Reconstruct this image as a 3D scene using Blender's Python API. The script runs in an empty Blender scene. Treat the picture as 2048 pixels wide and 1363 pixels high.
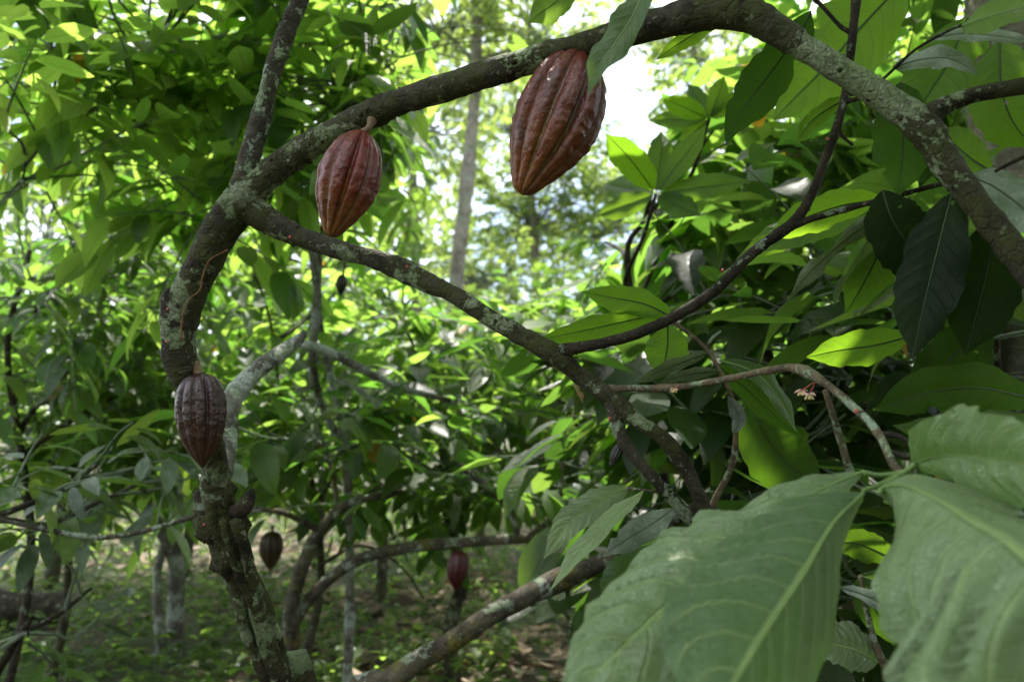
import bpy, math, random
import numpy as np
from mathutils import Vector, noise, Matrix

random.seed(7)
SC = bpy.context.scene
COL = SC.collection
FPX = 2048 * 28 / 36.0            # focal length in photo pixels (28 mm lens)
PITCH = math.atan((860 - 681.5) / FPX)
CAMP = np.array([0.0, 0.0, 1.35])
FW = np.array([0, math.cos(PITCH), math.sin(PITCH)])
UP = np.array([0, -math.sin(PITCH), math.cos(PITCH)])
RT = np.array([1.0, 0, 0])

def P(px, py, d):
    return CAMP + d * (FW + RT * (px - 1024) / FPX + UP * (681.5 - py) / FPX)

def proj(p):
    v = np.asarray(p) - CAMP
    d = v @ FW
    return 1024 + FPX * (v @ RT) / d, 681.5 - FPX * (v @ UP) / d, d

def nrm(v):
    v = np.asarray(v, float)
    return v / (np.linalg.norm(v) + 1e-12)

# ---------------------------------------------------------------- objects
def tag(o, label=None, cat=None, group=None, kind=None):
    if label: o['label'] = label
    if cat: o['category'] = cat
    if group: o['group'] = group
    if kind: o['kind'] = kind
    return o

def thing(name, loc, label, cat, group=None, kind=None):
    o = bpy.data.objects.new(name, None)
    o.empty_display_size = 0.1
    o.location = Vector([float(a) for a in loc])
    COL.objects.link(o)
    return tag(o, label, cat, group, kind)

def mesh_obj(name, V, F, mats, parent=None, uv=None, uv2=None, midx=None, smooth=True, loc=None, org=None):
    """V (n,3) world coords, F list of index arrays (m,k)."""
    V = np.asarray(V, float)
    if org is None:
        org = np.zeros(3)
        if parent is not None:
            p = parent
            while p is not None:
                org = org + np.array(p.location); p = p.parent
        if loc is not None: org = np.array(loc, float)
    me = bpy.data.meshes.new(name)
    Fs = F if isinstance(F, list) else [F]
    nl = sum(f.size for f in Fs)
    me.vertices.add(len(V)); me.vertices.foreach_set('co', (V - org).astype(np.float32).ravel())
    me.loops.add(nl)
    me.loops.foreach_set('vertex_index', np.concatenate([f.ravel() for f in Fs]).astype(np.int32))
    cnt = np.concatenate([np.full(len(f), f.shape[1]) for f in Fs])
    st = np.concatenate([[0], np.cumsum(cnt)[:-1]])
    me.polygons.add(len(cnt))
    me.polygons.foreach_set('loop_start', st.astype(np.int32))
    me.polygons.foreach_set('loop_total', cnt.astype(np.int32))
    if midx is not None: me.polygons.foreach_set('material_index', np.asarray(midx, np.int32))
    me.polygons.foreach_set('use_smooth', np.full(len(cnt), smooth, bool))
    li = np.concatenate([f.ravel() for f in Fs])
    if uv is not None:
        l = me.uv_layers.new(name='UVMap'); l.data.foreach_set('uv', np.asarray(uv)[li].astype(np.float32).ravel())
    if uv2 is not None:
        l = me.uv_layers.new(name='tint'); l.data.foreach_set('uv', np.asarray(uv2)[li].astype(np.float32).ravel())
    for m in (mats if isinstance(mats, (list, tuple)) else [mats]): me.materials.append(m)
    me.update(calc_edges=True); me.validate()
    o = bpy.data.objects.new(name, me)
    COL.objects.link(o)
    if parent is not None: o.parent = parent
    elif loc is not None: o.location = Vector([float(a) for a in loc])
    return o

# ---------------------------------------------------------------- node helpers
class NT:
    def __init__(s, name):
        s.m = bpy.data.materials.new(name); s.m.use_nodes = True
        s.t = s.m.node_tree; s.t.nodes.clear()
        s.out = s.t.nodes.new('ShaderNodeOutputMaterial')
    def n(s, typ, **kw):
        nd = s.t.nodes.new('ShaderNode' + typ)
        for k, v in kw.items():
            if k.startswith('i_'): 
                key = k[2:].replace('_', ' ')
                s.put(nd, key, v)
            else: setattr(nd, k, v)
        return nd
    def put(s, nd, key, v):
        sock = nd.inputs[int(key)] if key.isdigit() else nd.inputs[key]
        if hasattr(v, 'is_output') or isinstance(v, bpy.types.NodeSocket): s.t.links.new(v, sock)
        else:
            if isinstance(v, tuple) and len(v) == 3 and sock.type == 'RGBA': v = v + (1,)
            sock.default_value = v
    def math(s, op, a, b=0.0, c=0.0, clamp=False):
        nd = s.n('Math', operation=op, use_clamp=clamp)
        s.put(nd, '0', a); s.put(nd, '1', b); s.put(nd, '2', c)
        return nd.outputs[0]
    def mix(s, f, a, b, typ='MIX'):
        nd = s.n('Mix', data_type='RGBA', blend_type=typ)
        s.put(nd, '0', f); s.put(nd, '6', a); s.put(nd, '7', b)
        return nd.outputs[2]
    def ramp(s, f, p0, p1, inv=False):
        nd = s.n('MapRange', interpolation_type='SMOOTHSTEP')
        s.put(nd, '0', f); s.put(nd, '1', p0); s.put(nd, '2', p1)
        s.put(nd, '3', 1.0 if inv else 0.0); s.put(nd, '4', 0.0 if inv else 1.0)
        return nd.outputs[0]
    def noise(s, vec, scale, detail=4, rough=0.55, dist=0.0):
        nd = s.n('TexNoise'); s.put(nd, 'Vector', vec); s.put(nd, 'Scale', scale)
        s.put(nd, 'Detail', detail); s.put(nd, 'Roughness', rough); s.put(nd, 'Distortion', dist)
        return nd.outputs['Fac']
    def sur(s, sh): s.t.links.new(sh, s.out.inputs['Surface'])

def bark_mat(name, base=(0.10, 0.08, 0.06), dark=(0.035, 0.028, 0.02), lichen=(0.30, 0.36, 0.29), lich=0.56,
             moss=(0.07, 0.08, 0.025), mossam=0.5, scale=1.0, bump=0.004):
    t = NT(name)
    co = t.n('TexCoord').outputs['Object']
    n1 = t.noise(co, 14 * scale, 6, 0.65)
    n2 = t.noise(co, 70 * scale, 6, 0.7)
    n3 = t.noise(co, 13 * scale, 4, 0.6, 0.5)
    n4 = t.noise(co, 5 * scale, 3, 0.5)
    mp = t.n('Mapping'); t.put(mp, 'Vector', co); mp.inputs['Location'].default_value = (3.1, 7.7, 1.9)
    vor = t.n('TexVoronoi', feature='DISTANCE_TO_EDGE'); t.put(vor, 'Vector', co); t.put(vor, 'Scale', 60 * scale)
    c = t.mix(t.ramp(n1, 0.35, 0.65), dark, base)
    c = t.mix(t.ramp(n2, 0.3, 0.7), t.mix(0.45, c, (0.02, 0.016, 0.012)), c)
    m = t.math('MULTIPLY', t.ramp(t.noise(mp.outputs[0], 8 * scale, 6, 0.75), 1 - mossam, 1.15 - mossam), t.ramp(n2, 0.3, 0.55))
    c = t.mix(m, c, moss)
    bias = t.n('SeparateXYZ'); t.put(bias, '0', t.n('UVMap', uv_map='tint').outputs[0])
    n3 = t.math('ADD', n3, t.math('MULTIPLY', bias.outputs[0], 0.26))
    ln = t.noise(co, 190 * scale, 4, 0.65)
    nb = t.noise(co, 38 * scale, 5, 0.7, 0.6)
    e_ = t.math('ADD', n3, t.math('MULTIPLY', t.math('SUBTRACT', nb, 0.5), 0.55))
    lm = t.ramp(t.math('ADD', e_, t.math('MULTIPLY', t.math('SUBTRACT', ln, 0.5), 0.12)), lich, lich + 0.03)
    sm_ = t.ramp(t.noise(mp.outputs[0], 75 * scale, 4, 0.6), 0.62, 0.65)
    lm = t.math('MAXIMUM', lm, t.math('MULTIPLY', sm_, 0.55))
    crk = t.ramp(t.noise(co, 55 * scale, 6, 0.75, 1.2), 0.40, 0.46)
    lm = t.math('MULTIPLY', lm, t.math('ADD', 0.5, t.math('MULTIPLY', crk, 0.5)))
    lc = t.mix(t.ramp(ln, 0.3, 0.7), tuple(a * 0.5 for a in lichen), lichen)
    lc = t.mix(t.math('MULTIPLY', t.ramp(t.noise(mp.outputs[0], 22 * scale, 3), 0.42, 0.6), 0.6), lc, (0.15, 0.20, 0.09))
    c = t.mix(lm, c, lc)
    h = t.math('ADD', t.math('MULTIPLY', n2, 0.55), t.math('MULTIPLY', n1, 0.5))
    h = t.math('ADD', h, t.math('MULTIPLY', t.ramp(vor.outputs['Distance'], 0.0, 0.12), 0.10))
    h = t.math('ADD', h, t.math('MULTIPLY', lm, 0.18))
    h = t.math('ADD', h, t.math('MULTIPLY', ln, 0.15))
    b = t.n('Bump'); t.put(b, 'Height', h); t.put(b, 'Distance', bump * 3.2); t.put(b, 'Strength', 1.0)
    p = t.n('BsdfPrincipled'); t.put(p, 'Base Color', c); t.put(p, 'Roughness', 0.82)
    t.put(p, 'Normal', b.outputs[0]); p.inputs['Specular IOR Level'].default_value = 0.18
    t.sur(p.outputs[0]); return t.m

def leaf_mat(name, top=(0.035, 0.085, 0.022), young=(0.10, 0.17, 0.03), under=(0.09, 0.13, 0.07),
             trans=(0.16, 0.34, 0.025), ytrans=(0.36, 0.50, 0.06), tmix=0.5, rough=0.38, veins=True, holes=0.0,
             dust=0.0, spots=0.0, spec=0.5, mottle=0.3, vcol=(0.20, 0.27, 0.09), vam=0.75, bd=0.0022, vw=0.0, netam=0.10, old=False):
    t = NT(name)
    uv = t.n('UVMap', uv_map='UVMap').outputs[0]
    tn = t.n('UVMap', uv_map='tint').outputs[0]
    sp = t.n('SeparateXYZ'); t.put(sp, '0', uv); u, v = sp.outputs[0], sp.outputs[1]
    sp2 = t.n('SeparateXYZ'); t.put(sp2, '0', tn); hue, val = sp2.outputs[0], sp2.outputs[1]
    co = t.n('TexCoord').outputs['Object']
    ctop = t.mix(hue, top, young); ctr = t.mix(hue, trans, ytrans)
    cun = t.mix(hue, under, tuple(0.5 * (a + b) for a, b in zip(under, young)))
    geo = t.n('NewGeometry').outputs['Backfacing']
    c = t.mix(geo, ctop, cun)
    mo = t.noise(co, 18, 3, 0.6)
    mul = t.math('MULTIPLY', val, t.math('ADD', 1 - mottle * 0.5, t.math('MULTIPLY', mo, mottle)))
    bump_h = None
    if veins:
        au = t.math('ABSOLUTE', u)
        off = t.math('MULTIPLY', t.math('GREATER_THAN', u, 0.0), 0.45)
        s = t.math('SUBTRACT', t.math('MULTIPLY', v, 10.5), t.math('MULTIPLY', t.math('POWER', au, 1.35), 1.9))
        s = t.math('ADD', s, off)
        fr = t.math('ABSOLUTE', t.math('SUBTRACT', t.math('FRACT', s), 0.5))
        lat = t.ramp(fr, 0.455 - vw, 0.492)
        mid = t.ramp(au, 0.022 + vw * 0.3, 0.045 + vw * 0.3, inv=True)
        fade = t.ramp(au, 0.8, 1.0, inv=True)
        vm = t.math('MAXIMUM', mid, t.math('MULTIPLY', t.math('MULTIPLY', lat, fade), 0.6))
        vo = t.n('TexVoronoi', feature='DISTANCE_TO_EDGE'); t.put(vo, 'Vector', co); t.put(vo, 'Scale', 260.0)
        net = t.ramp(vo.outputs['Distance'], 0.0, 0.08, inv=True)
        c = t.mix(t.math('MULTIPLY', vm, vam), c, vcol)
        ctr = t.mix(t.math('MULTIPLY', vm, 0.7), ctr, (0.07, 0.15, 0.02))
        ctr = t.mix(t.math('MULTIPLY', net, 0.16), ctr, (0.05, 0.12, 0.01))
        em = t.ramp(t.math('ADD', au, t.math('MULTIPLY', t.math('SUBTRACT', t.noise(co, 30, 5, .7), .5), .28)), 1.0, 1.05)
        c = t.mix(t.math('MULTIPLY', em, .8), c, (0.13, 0.085, 0.03)); ctr = t.mix(t.math('MULTIPLY', em, .8), ctr, (0.16, 0.10, 0.02))
        bump_h = t.math('ADD', t.math('MULTIPLY', vm, -1.0), t.math('MULTIPLY', net, -netam))
        bump_h = t.math('ADD', bump_h, t.math('MULTIPLY', t.noise(co, 45, 3), 0.9))
    if old:
        om = t.ramp(hue, 0.975, 0.985)
        oc = t.mix(mo, (0.16, 0.07, 0.02), (0.42, 0.26, 0.03))
        c = t.mix(om, c, oc); ctr = t.mix(om, ctr, t.mix(mo, (0.35, 0.10, 0.015), (0.8, 0.5, 0.04)))
    if spots:
        sn = t.noise(co, 55, 4, 0.7)
        sm = t.math('MULTIPLY', t.ramp(sn, 0.68, 0.72), spots)
        c = t.mix(sm, c, (0.10, 0.06, 0.02)); ctr = t.mix(sm, ctr, (0.10, 0.08, 0.015))
    if dust:
        dn = t.noise(co, 25, 6, 0.7)
        dm = t.math('MULTIPLY', t.ramp(dn, 0.35, 0.7), dust)
        c = t.mix(dm, c, (0.34, 0.38, 0.33))
        wn = t.ramp(t.noise(co, 90, 3, 0.6), 0.66, 0.70)
        c = t.mix(t.math('MULTIPLY', wn, dust), c, (0.5, 0.52, 0.48))
    mc = t.n('Mix', data_type='RGBA', blend_type='MULTIPLY'); 
    cmb = t.n('CombineXYZ'); [t.put(cmb, str(i), mul) for i in range(3)]
    t.put(mc, '0', 1.0); t.put(mc, '6', c); t.t.links.new(cmb.outputs[0], mc.inputs[7])
    mc2 = t.n('Mix', data_type='RGBA', blend_type='MULTIPLY')
    t.put(mc2, '0', 1.0); t.put(mc2, '6', ctr); t.t.links.new(cmb.outputs[0], mc2.inputs[7])
    p = t.n('BsdfPrincipled'); t.put(p, 'Base Color', mc.outputs[2]); p.inputs['Specular IOR Level'].default_value = spec
    t.put(p, 'Roughness', t.math('ADD', rough, t.math('MULTIPLY', geo, 0.22)))
    tr = t.n('BsdfTranslucent'); t.put(tr, 'Color', mc2.outputs[2])
    if bump_h is not None:
        b = t.n('Bump'); t.put(b, 'Height', bump_h); t.put(b, 'Distance', bd); t.put(b, 'Strength', 0.8)
        t.put(p, 'Normal', b.outputs[0])
    ms = t.n('MixShader'); t.put(ms, '0', tmix); t.t.links.new(p.outputs[0], ms.inputs[1]); t.t.links.new(tr.outputs[0], ms.inputs[2])
    sh = ms.outputs[0]
    if holes:
        vo = t.n('TexVoronoi', feature='F1'); t.put(vo, 'Vector', co); t.put(vo, 'Scale', 38.0); t.put(vo, 'Randomness', 1.0)
        sel = t.n('SeparateColor'); t.put(sel, '0', vo.outputs['Color'])
        rad = t.math('MULTIPLY', t.math('GREATER_THAN', sel.outputs[0], 1 - holes), t.math('MULTIPLY', sel.outputs[1], 0.16))
        hm = t.math('LESS_THAN', t.math('ADD', vo.outputs['Distance'], t.math('MULTIPLY', t.noise(co, 300, 2), 0.03)), rad)
        tp = t.n('BsdfTransparent')
        m2 = t.n('MixShader'); t.put(m2, '0', hm); t.t.links.new(sh, m2.inputs[1]); t.t.links.new(tp.outputs[0], m2.inputs[2])
        sh = m2.outputs[0]
    t.sur(sh); return t.m

def plain(name, col, rough=0.6, n=0.25, scale=30, trans=None, spec=0.4):
    t = NT(name); co = t.n('TexCoord').outputs['Object']
    nn = t.noise(co, scale, 4, 0.6)
    c = t.mix(nn, tuple(a * (1 - n) for a in col), tuple(min(1, a * (1 + n)) for a in col))
    p = t.n('BsdfPrincipled'); t.put(p, 'Base Color', c); t.put(p, 'Roughness', rough); p.inputs['Specular IOR Level'].default_value = spec
    t.sur(p.outputs[0]); return t.m

def pod_mat(name, red=(0.10, 0.012, 0.009), low=(0.155, 0.045, 0.008), furrow=(0.10, 0.085, 0.012), wine=0.0, lowamt=1.0):
    t = NT(name)
    uv = t.n('UVMap', uv_map='UVMap').outputs[0]
    sp = t.n('SeparateXYZ'); t.put(sp, '0', uv); rid, v = sp.outputs[0], sp.outputs[1]
    co = t.n('TexCoord').outputs['Object']
    n1 = t.noise(co, 40, 5, 0.6); n2 = t.noise(co, 160, 4, 0.6); n3 = t.noise(co, 12, 3)
    lo = t.math('MULTIPLY', t.ramp(t.math('ADD', v, t.math('MULTIPLY', t.math('SUBTRACT', n3, 0.5), 0.7)), 0.35, 1.0), lowamt)
    c = t.mix(lo, red, low)
    c = t.mix(t.math('MULTIPLY', t.ramp(n1, 0.35, 0.7), 0.5), c, tuple(a * 0.45 for a in red))
    fm = t.math('MULTIPLY', t.ramp(rid, 0.0, 0.22, inv=True), t.math('ADD', 0.25, t.math('MULTIPLY', t.ramp(v, 0.25, 0.7), 0.6)))
    c = t.mix(fm, c, furrow)
    bl_ = t.ramp(t.noise(co, 28, 6, 0.75, 0.8), 0.54, 0.62)
    c = t.mix(t.math('MULTIPLY', bl_, 0.55), c, tuple(a * 0.3 for a in red))
    sp_ = t.ramp(n2, 0.66, 0.72)
    c = t.mix(t.math('MULTIPLY', sp_, 0.35), c, (0.25, 0.13, 0.07))
    h = t.math('ADD', t.math('MULTIPLY', n1, 1.0), t.math('MULTIPLY', n2, 0.22))
    b = t.n('Bump'); t.put(b, 'Height', h); t.put(b, 'Distance', 0.005); t.put(b, 'Strength', 0.8)
    p = t.n('BsdfPrincipled'); t.put(p, 'Base Color', c)
    t.put(p, 'Roughness', t.math('ADD', 0.20, t.math('MULTIPLY', n3, 0.22))); t.put(p, 'Normal', b.outputs[0])
    p.inputs['Specular IOR Level'].default_value = 0.5
    t.sur(p.outputs[0]); return t.m

M = {}
M['bark'] = bark_mat('bark_brown', base=(0.080, 0.072, 0.050), dark=(0.012, 0.010, 0.006), lichen=(0.24, 0.27, 0.175), lich=0.60, mossam=0.58, moss=(0.045, 0.048, 0.016))
M['bark_trunk'] = bark_mat('bark_trunk_mossy', base=(0.056, 0.047, 0.030), dark=(0.010, 0.008, 0.005), lichen=(0.24, 0.27, 0.175), lich=0.54, mossam=0.58, moss=(0.055, 0.058, 0.02), bump=.007)
M['bark_pale'] = bark_mat('bark_pale_lichen', base=(0.08, 0.07, 0.05), dark=(0.018, 0.015, 0.010), lichen=(0.26, 0.31, 0.24), lich=0.55, mossam=0.40)
M['bark_twig'] = bark_mat('bark_twig', base=(0.17, 0.13, 0.08), dark=(0.06, 0.045, 0.03), lichen=(0.30, 0.36, 0.27), lich=0.55, mossam=0.4, scale=2.2, bump=0.0015)
M['bark_dark'] = bark_mat('bark_dark_twig', base=(0.05, 0.038, 0.026), dark=(0.012, 0.010, 0.007), lichen=(0.22, 0.26, 0.2), lich=0.62, mossam=0.35, scale=1.8, bump=0.002)
M['bark_yellow'] = bark_mat('bark_yellow_moss', base=(0.14, 0.12, 0.09), dark=(0.05, 0.04, 0.03), lichen=(0.36, 0.38, 0.33), lich=0.57, mossam=0.50, moss=(0.15, 0.13, 0.025))
M['bark_white'] = bark_mat('bark_white_lichen', base=(0.24, 0.23, 0.2), dark=(0.09, 0.08, 0.065), lichen=(0.42, 0.45, 0.41), lich=0.50, mossam=0.3, scale=0.8)
M['bark_far'] = bark_mat('bark_grey_far', base=(0.34, 0.30, 0.25), dark=(0.16, 0.14, 0.115), lichen=(0.33, 0.33, 0.29), lich=0.56, mossam=0.2, scale=0.5)
M['leaf'] = leaf_mat('leaf_green', top=(0.025, 0.065, 0.018), vcol=(0.10, 0.15, 0.05))
M['leaf_bg'] = leaf_mat('leaf_background', rough=0.34, tmix=0.60, mottle=0.3, top=(0.022, 0.058, 0.016), young=(0.07, 0.13, 0.02), under=(0.05, 0.085, 0.035), trans=(0.125, 0.285, 0.03), ytrans=(0.42, 0.60, 0.09), vcol=(0.07, 0.12, 0.03), vam=.5, old=True)
M['leaf_grey'] = leaf_mat('leaf_grey_dusty', rough=0.42, tmix=0.35, top=(0.045, 0.075, 0.040), young=(0.08, 0.12, 0.05), under=(0.07, 0.095, 0.06), trans=(0.10, 0.22, 0.02), ytrans=(0.3, 0.45, 0.04), dust=.35, vcol=(0.12, 0.16, 0.08), vam=.5)
M['leaf_far'] = leaf_mat('leaf_far_forest', veins=False, top=(0.05, 0.095, 0.025), young=(0.12, 0.17, 0.03), under=(0.06, 0.10, 0.035), trans=(0.20, 0.36, 0.04), ytrans=(0.50, 0.62, 0.14), rough=0.5, tmix=0.55)
M['leaf_bright'] = leaf_mat('leaf_bright_young', top=(0.035, 0.09, 0.018), under=(0.05, 0.10, 0.03), trans=(0.17, 0.36, 0.012), ytrans=(0.36, 0.52, 0.03), tmix=0.62, rough=0.42, spots=0.3, vcol=(0.08, 0.14, 0.03))
M['leaf_dark'] = leaf_mat('leaf_dark_mature', top=(0.016, 0.040, 0.012), young=(0.05, 0.09, 0.02), under=(0.022, 0.042, 0.014), trans=(0.07, 0.19, 0.008), ytrans=(0.26, 0.42, 0.02), tmix=0.5, rough=0.48, spec=.22, holes=0.25, spots=0.9, vcol=(0.035, 0.065, 0.02), vam=.3)
M['petiole_dark'] = plain('petiole_dark_green', (0.03, 0.05, 0.015), 0.5, 0.3, 60)
M['leaf_silver'] = leaf_mat('leaf_dusty_silver', top=(0.06, 0.085, 0.06), under=(0.085, 0.11, 0.085), trans=(0.05, 0.09, 0.03), tmix=0.2, rough=0.45, dust=0.55, spots=0.4, vcol=(0.10, 0.13, 0.09))
M['leaf_fore'] = leaf_mat('leaf_foreground', top=(0.165, 0.235, 0.105), young=(0.19, 0.265, 0.11), under=(0.06, 0.12, 0.04), trans=(0.10, 0.28, 0.02), tmix=0.30, rough=0.38, spec=.5, vcol=(0.30, 0.40, 0.15), vam=.85, bd=.004, vw=.05, netam=.25, mottle=.7, dust=.10, spots=.6, holes=.05)
M['dead'] = leaf_mat('leaf_dead_brown', top=(0.16, 0.07, 0.03), young=(0.22, 0.13, 0.05), under=(0.20, 0.10, 0.05), trans=(0.30, 0.10, 0.03), ytrans=(0.35, 0.18, 0.05), veins=False, tmix=0.35, rough=0.6)
M['orange'] = leaf_mat('leaf_ripe_orange', top=(0.30, 0.12, 0.02), young=(0.42, 0.24, 0.02), under=(0.30, 0.15, 0.03), trans=(0.60, 0.18, 0.02), ytrans=(0.8, 0.45, 0.03), veins=False, tmix=0.5, rough=0.5)
M['leaf_litter'] = leaf_mat('leaf_litter_brown', top=(0.12, 0.075, 0.045), young=(0.25, 0.17, 0.11), under=(0.16, 0.11, 0.075), trans=(0.10, 0.05, 0.02), ytrans=(0.2, 0.12, 0.05), veins=False, tmix=0.15, rough=0.65)
M['pod1'] = pod_mat('pod_red_orange')
M['pod2'] = pod_mat('pod_red', red=(0.12, 0.010, 0.009), low=(0.165, 0.056, 0.008), lowamt=0.9)
M['pod3'] = pod_mat('pod_wine', red=(0.026, 0.005, 0.006), low=(0.045, 0.016, 0.006), furrow=(0.055, 0.020, 0.008), lowamt=0.8)
M['pod_small'] = pod_mat('pod_small_purple', red=(0.07, 0.008, 0.014), low=(0.08, 0.012, 0.012), furrow=(0.02, 0.006, 0.006), lowamt=0.4)
M['pod_black'] = pod_mat('pod_dried_black', red=(0.010, 0.008, 0.007), low=(0.014, 0.010, 0.008), furrow=(0.005, 0.004, 0.004), lowamt=0.5)
M['pod_brown'] = pod_mat('pod_dried_brown', red=(0.05, 0.028, 0.015), low=(0.07, 0.04, 0.018), furrow=(0.03, 0.018, 0.01), lowamt=0.5)
M['stalk'] = plain('pod_stalk_brown', (0.11, 0.065, 0.03), 0.6, 0.35, 90)
M['petiole'] = plain('petiole_green', (0.13, 0.20, 0.06), 0.5, 0.3, 60)
M['pink'] = plain('flower_stem_pink', (0.36, 0.07, 0.06), 0.5, 0.2, 90)
M['petal'] = plain('flower_petal_cream', (0.62, 0.48, 0.22), 0.6, 0.3, 200)
M['sepal'] = plain('flower_sepal_pale_pink', (0.52, 0.33, 0.26), 0.6, 0.2, 200)
M['sap'] = plain('ant_trail_rust', (0.12, 0.055, 0.02), 0.8, 0.4, 200)

# ---------------------------------------------------------------- tubes
def crom(pts, per=8):
    pts = [np.asarray(p, float) for p in pts]
    P0 = [2 * pts[0] - pts[1]] + pts + [2 * pts[-1] - pts[-2]]
    out = []
    for i in range(1, len(P0) - 2):
        a, b, c, d = P0[i - 1:i + 3]
        for k in range(per):
            t = k / per
            out.append(0.5 * ((2 * b) + (-a + c) * t + (2 * a - 5 * b + 4 * c - d) * t * t + (-a + 3 * b - 3 * c + d) * t ** 3))
    out.append(pts[-1]); return np.array(out)

def tube(pts4, n=14, step=None, rough=0.0, cap=True, seed=0, knots=0.0, frq=None):
    """pts4: rows x,y,z,r (world). returns V,F(list)."""
    pts4 = np.asarray(pts4, float)
    L = np.sum(np.linalg.norm(np.diff(pts4[:, :3], axis=0), axis=1))
    per = 4 if step is None else max(2, int(L / step / max(1, len(pts4) - 1)))
    c = crom(pts4, per)
    r = np.maximum(c[:, 3], 0.0004); c = c[:, :3]
    T = np.gradient(c, axis=0); T /= np.linalg.norm(T, axis=1)[:, None] + 1e-12
    ref = np.array([0, 0, 1.0]) if abs(T[0][2]) < 0.9 else np.array([1.0, 0, 0])
    N = nrm(np.cross(T[0], ref)); V = []
    ang = np.linspace(0, 2 * math.pi, n, endpoint=False)
    for i in range(len(c)):
        N = nrm(N - T[i] * (N @ T[i])); B = np.cross(T[i], N)
        ring = np.cos(ang)[:, None] * N + np.sin(ang)[:, None] * B
        rr = np.full(n, r[i])
        if rough:
            f = frq or 0.35 / max(r[i], 0.004)
            for k in range(n):
                q = Vector(c[i] + ring[k] * r[i]) * f + Vector((seed, seed * 1.7, 0))
                w = noise.noise(q) + 0.5 * noise.noise(q * 2.7) + 0.3 * noise.noise(q * 6.1)
                rr[k] *= 1 + rough * w
            if knots:
                q = Vector(c[i]) * (0.12 / r.mean()) + Vector((seed * 3.1, 0, 5))
                rr *= 1 + knots * max(0, noise.noise(q) - 0.15) * 2
        V.append(c[i] + ring * rr[:, None])
    V = np.concatenate(V); m = len(c)
    i, k = np.meshgrid(np.arange(m - 1), np.arange(n), indexing='ij')
    a = i * n + k; b = i * n + (k + 1) % n
    F = np.stack([a, b, b + n, a + n], -1).reshape(-1, 4)
    Fs = [F]
    if cap:
        V = np.vstack([V, c[0] - T[0] * r[0] * 0.3, c[-1] + T[-1] * r[-1] * 0.5])
        k = np.arange(n); s = len(V) - 2
        Fs.append(np.stack([np.full(n, s), (k + 1) % n, k], -1))
        e = (m - 1) * n
        Fs.append(np.stack([np.full(n, s + 1), e + k, e + (k + 1) % n], -1))
    return V, Fs

def join(parts):
    """parts: list of (V, [F..]) -> V, F list, grouped by face size, plus keep order"""
    V = []; Q = []; T3 = []; off = 0
    for v, fs in parts:
        for f in fs:
            (Q if f.shape[1] == 4 else T3).append(f + off)
        V.append(v); off += len(v)
    F = []
    if Q: F.append(np.concatenate(Q))
    if T3: F.append(np.concatenate(T3))
    return np.concatenate(V), F

def px4(rows):
    """rows (px,py,d,rpx) -> world xyz r"""
    return [list(P(a, b, d)) + [r / FPX * d] for a, b, d, r in rows]

# ---------------------------------------------------------------- leaves
PROF_V = np.array([0, .03, .10, .2, .32, .45, .58, .70, .80, .87, .92, .96, 1.0])
PROF_W = np.array([.02, .22, .52, .76, .92, 1.0, .98, .87, .66, .42, .24, .12, .015])

class Leaves:
    """many small leaves collected, built as one crown mesh"""
    def __init__(s): s.d = []
    def add(s, o, T, N, L, W, bend, fold, hue, val): s.d.append((*o, *T, *N, L, W, bend, fold, hue, val, random.random() * 6.28))
    def arrays(s, nL=6, nW=2, wave=0.05):
        D = np.array(s.d); n = len(D)
        o, T, N = D[:, 0:3], D[:, 3:6], D[:, 6:9]
        L, W, k, fo, hue, val, ph = D[:, 9], D[:, 10], D[:, 11], D[:, 12], D[:, 13], D[:, 14], D[:, 15]
        T = T / np.linalg.norm(T, axis=1)[:, None]
        N = N - T * np.sum(N * T, 1)[:, None]; N /= np.linalg.norm(N, axis=1)[:, None] + 1e-9
        S = np.cross(T, N)
        v = np.linspace(0, 1, nL + 1); u = np.linspace(-1, 1, nW * 2 + 1)
        vv, uu = np.meshgrid(v, u, indexing='ij'); vv = vv.ravel(); uu = uu.ravel()
        w = np.interp(vv, PROF_V, PROF_W)
        kk = np.where(np.abs(k) < 0.02, 0.02, k)[:, None]
        x = L[:, None] * np.sin(kk * vv) / kk
        z = -L[:, None] * (1 - np.cos(kk * vv)) / kk
        y = W[:, None] * uu * w * np.cos(fo)[:, None]
        z = z + np.abs(y) * np.sin(fo)[:, None] + wave * W[:, None] * np.abs(uu) * w * np.sin(vv * 14 + ph[:, None] + (uu > 0) * 2)
        Pn = o[:, None] + x[..., None] * T[:, None] + y[..., None] * S[:, None] + z[..., None] * N[:, None]
        V = Pn.reshape(-1, 3); m = len(vv); c = len(u)
        i, j = np.meshgrid(np.arange(nL), np.arange(nW * 2), indexing='ij')
        a = (i * c + j).ravel(); q = np.stack([a, a + 1, a + 1 + c, a + c], -1)
        F = (q[None] + (np.arange(n) * m)[:, None, None]).reshape(-1, 4)
        uv = np.tile(np.stack([uu, vv], -1), (n, 1))
        uv2 = np.repeat(np.stack([hue, val], -1), m, 0)
        return V, F, uv, uv2

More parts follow.
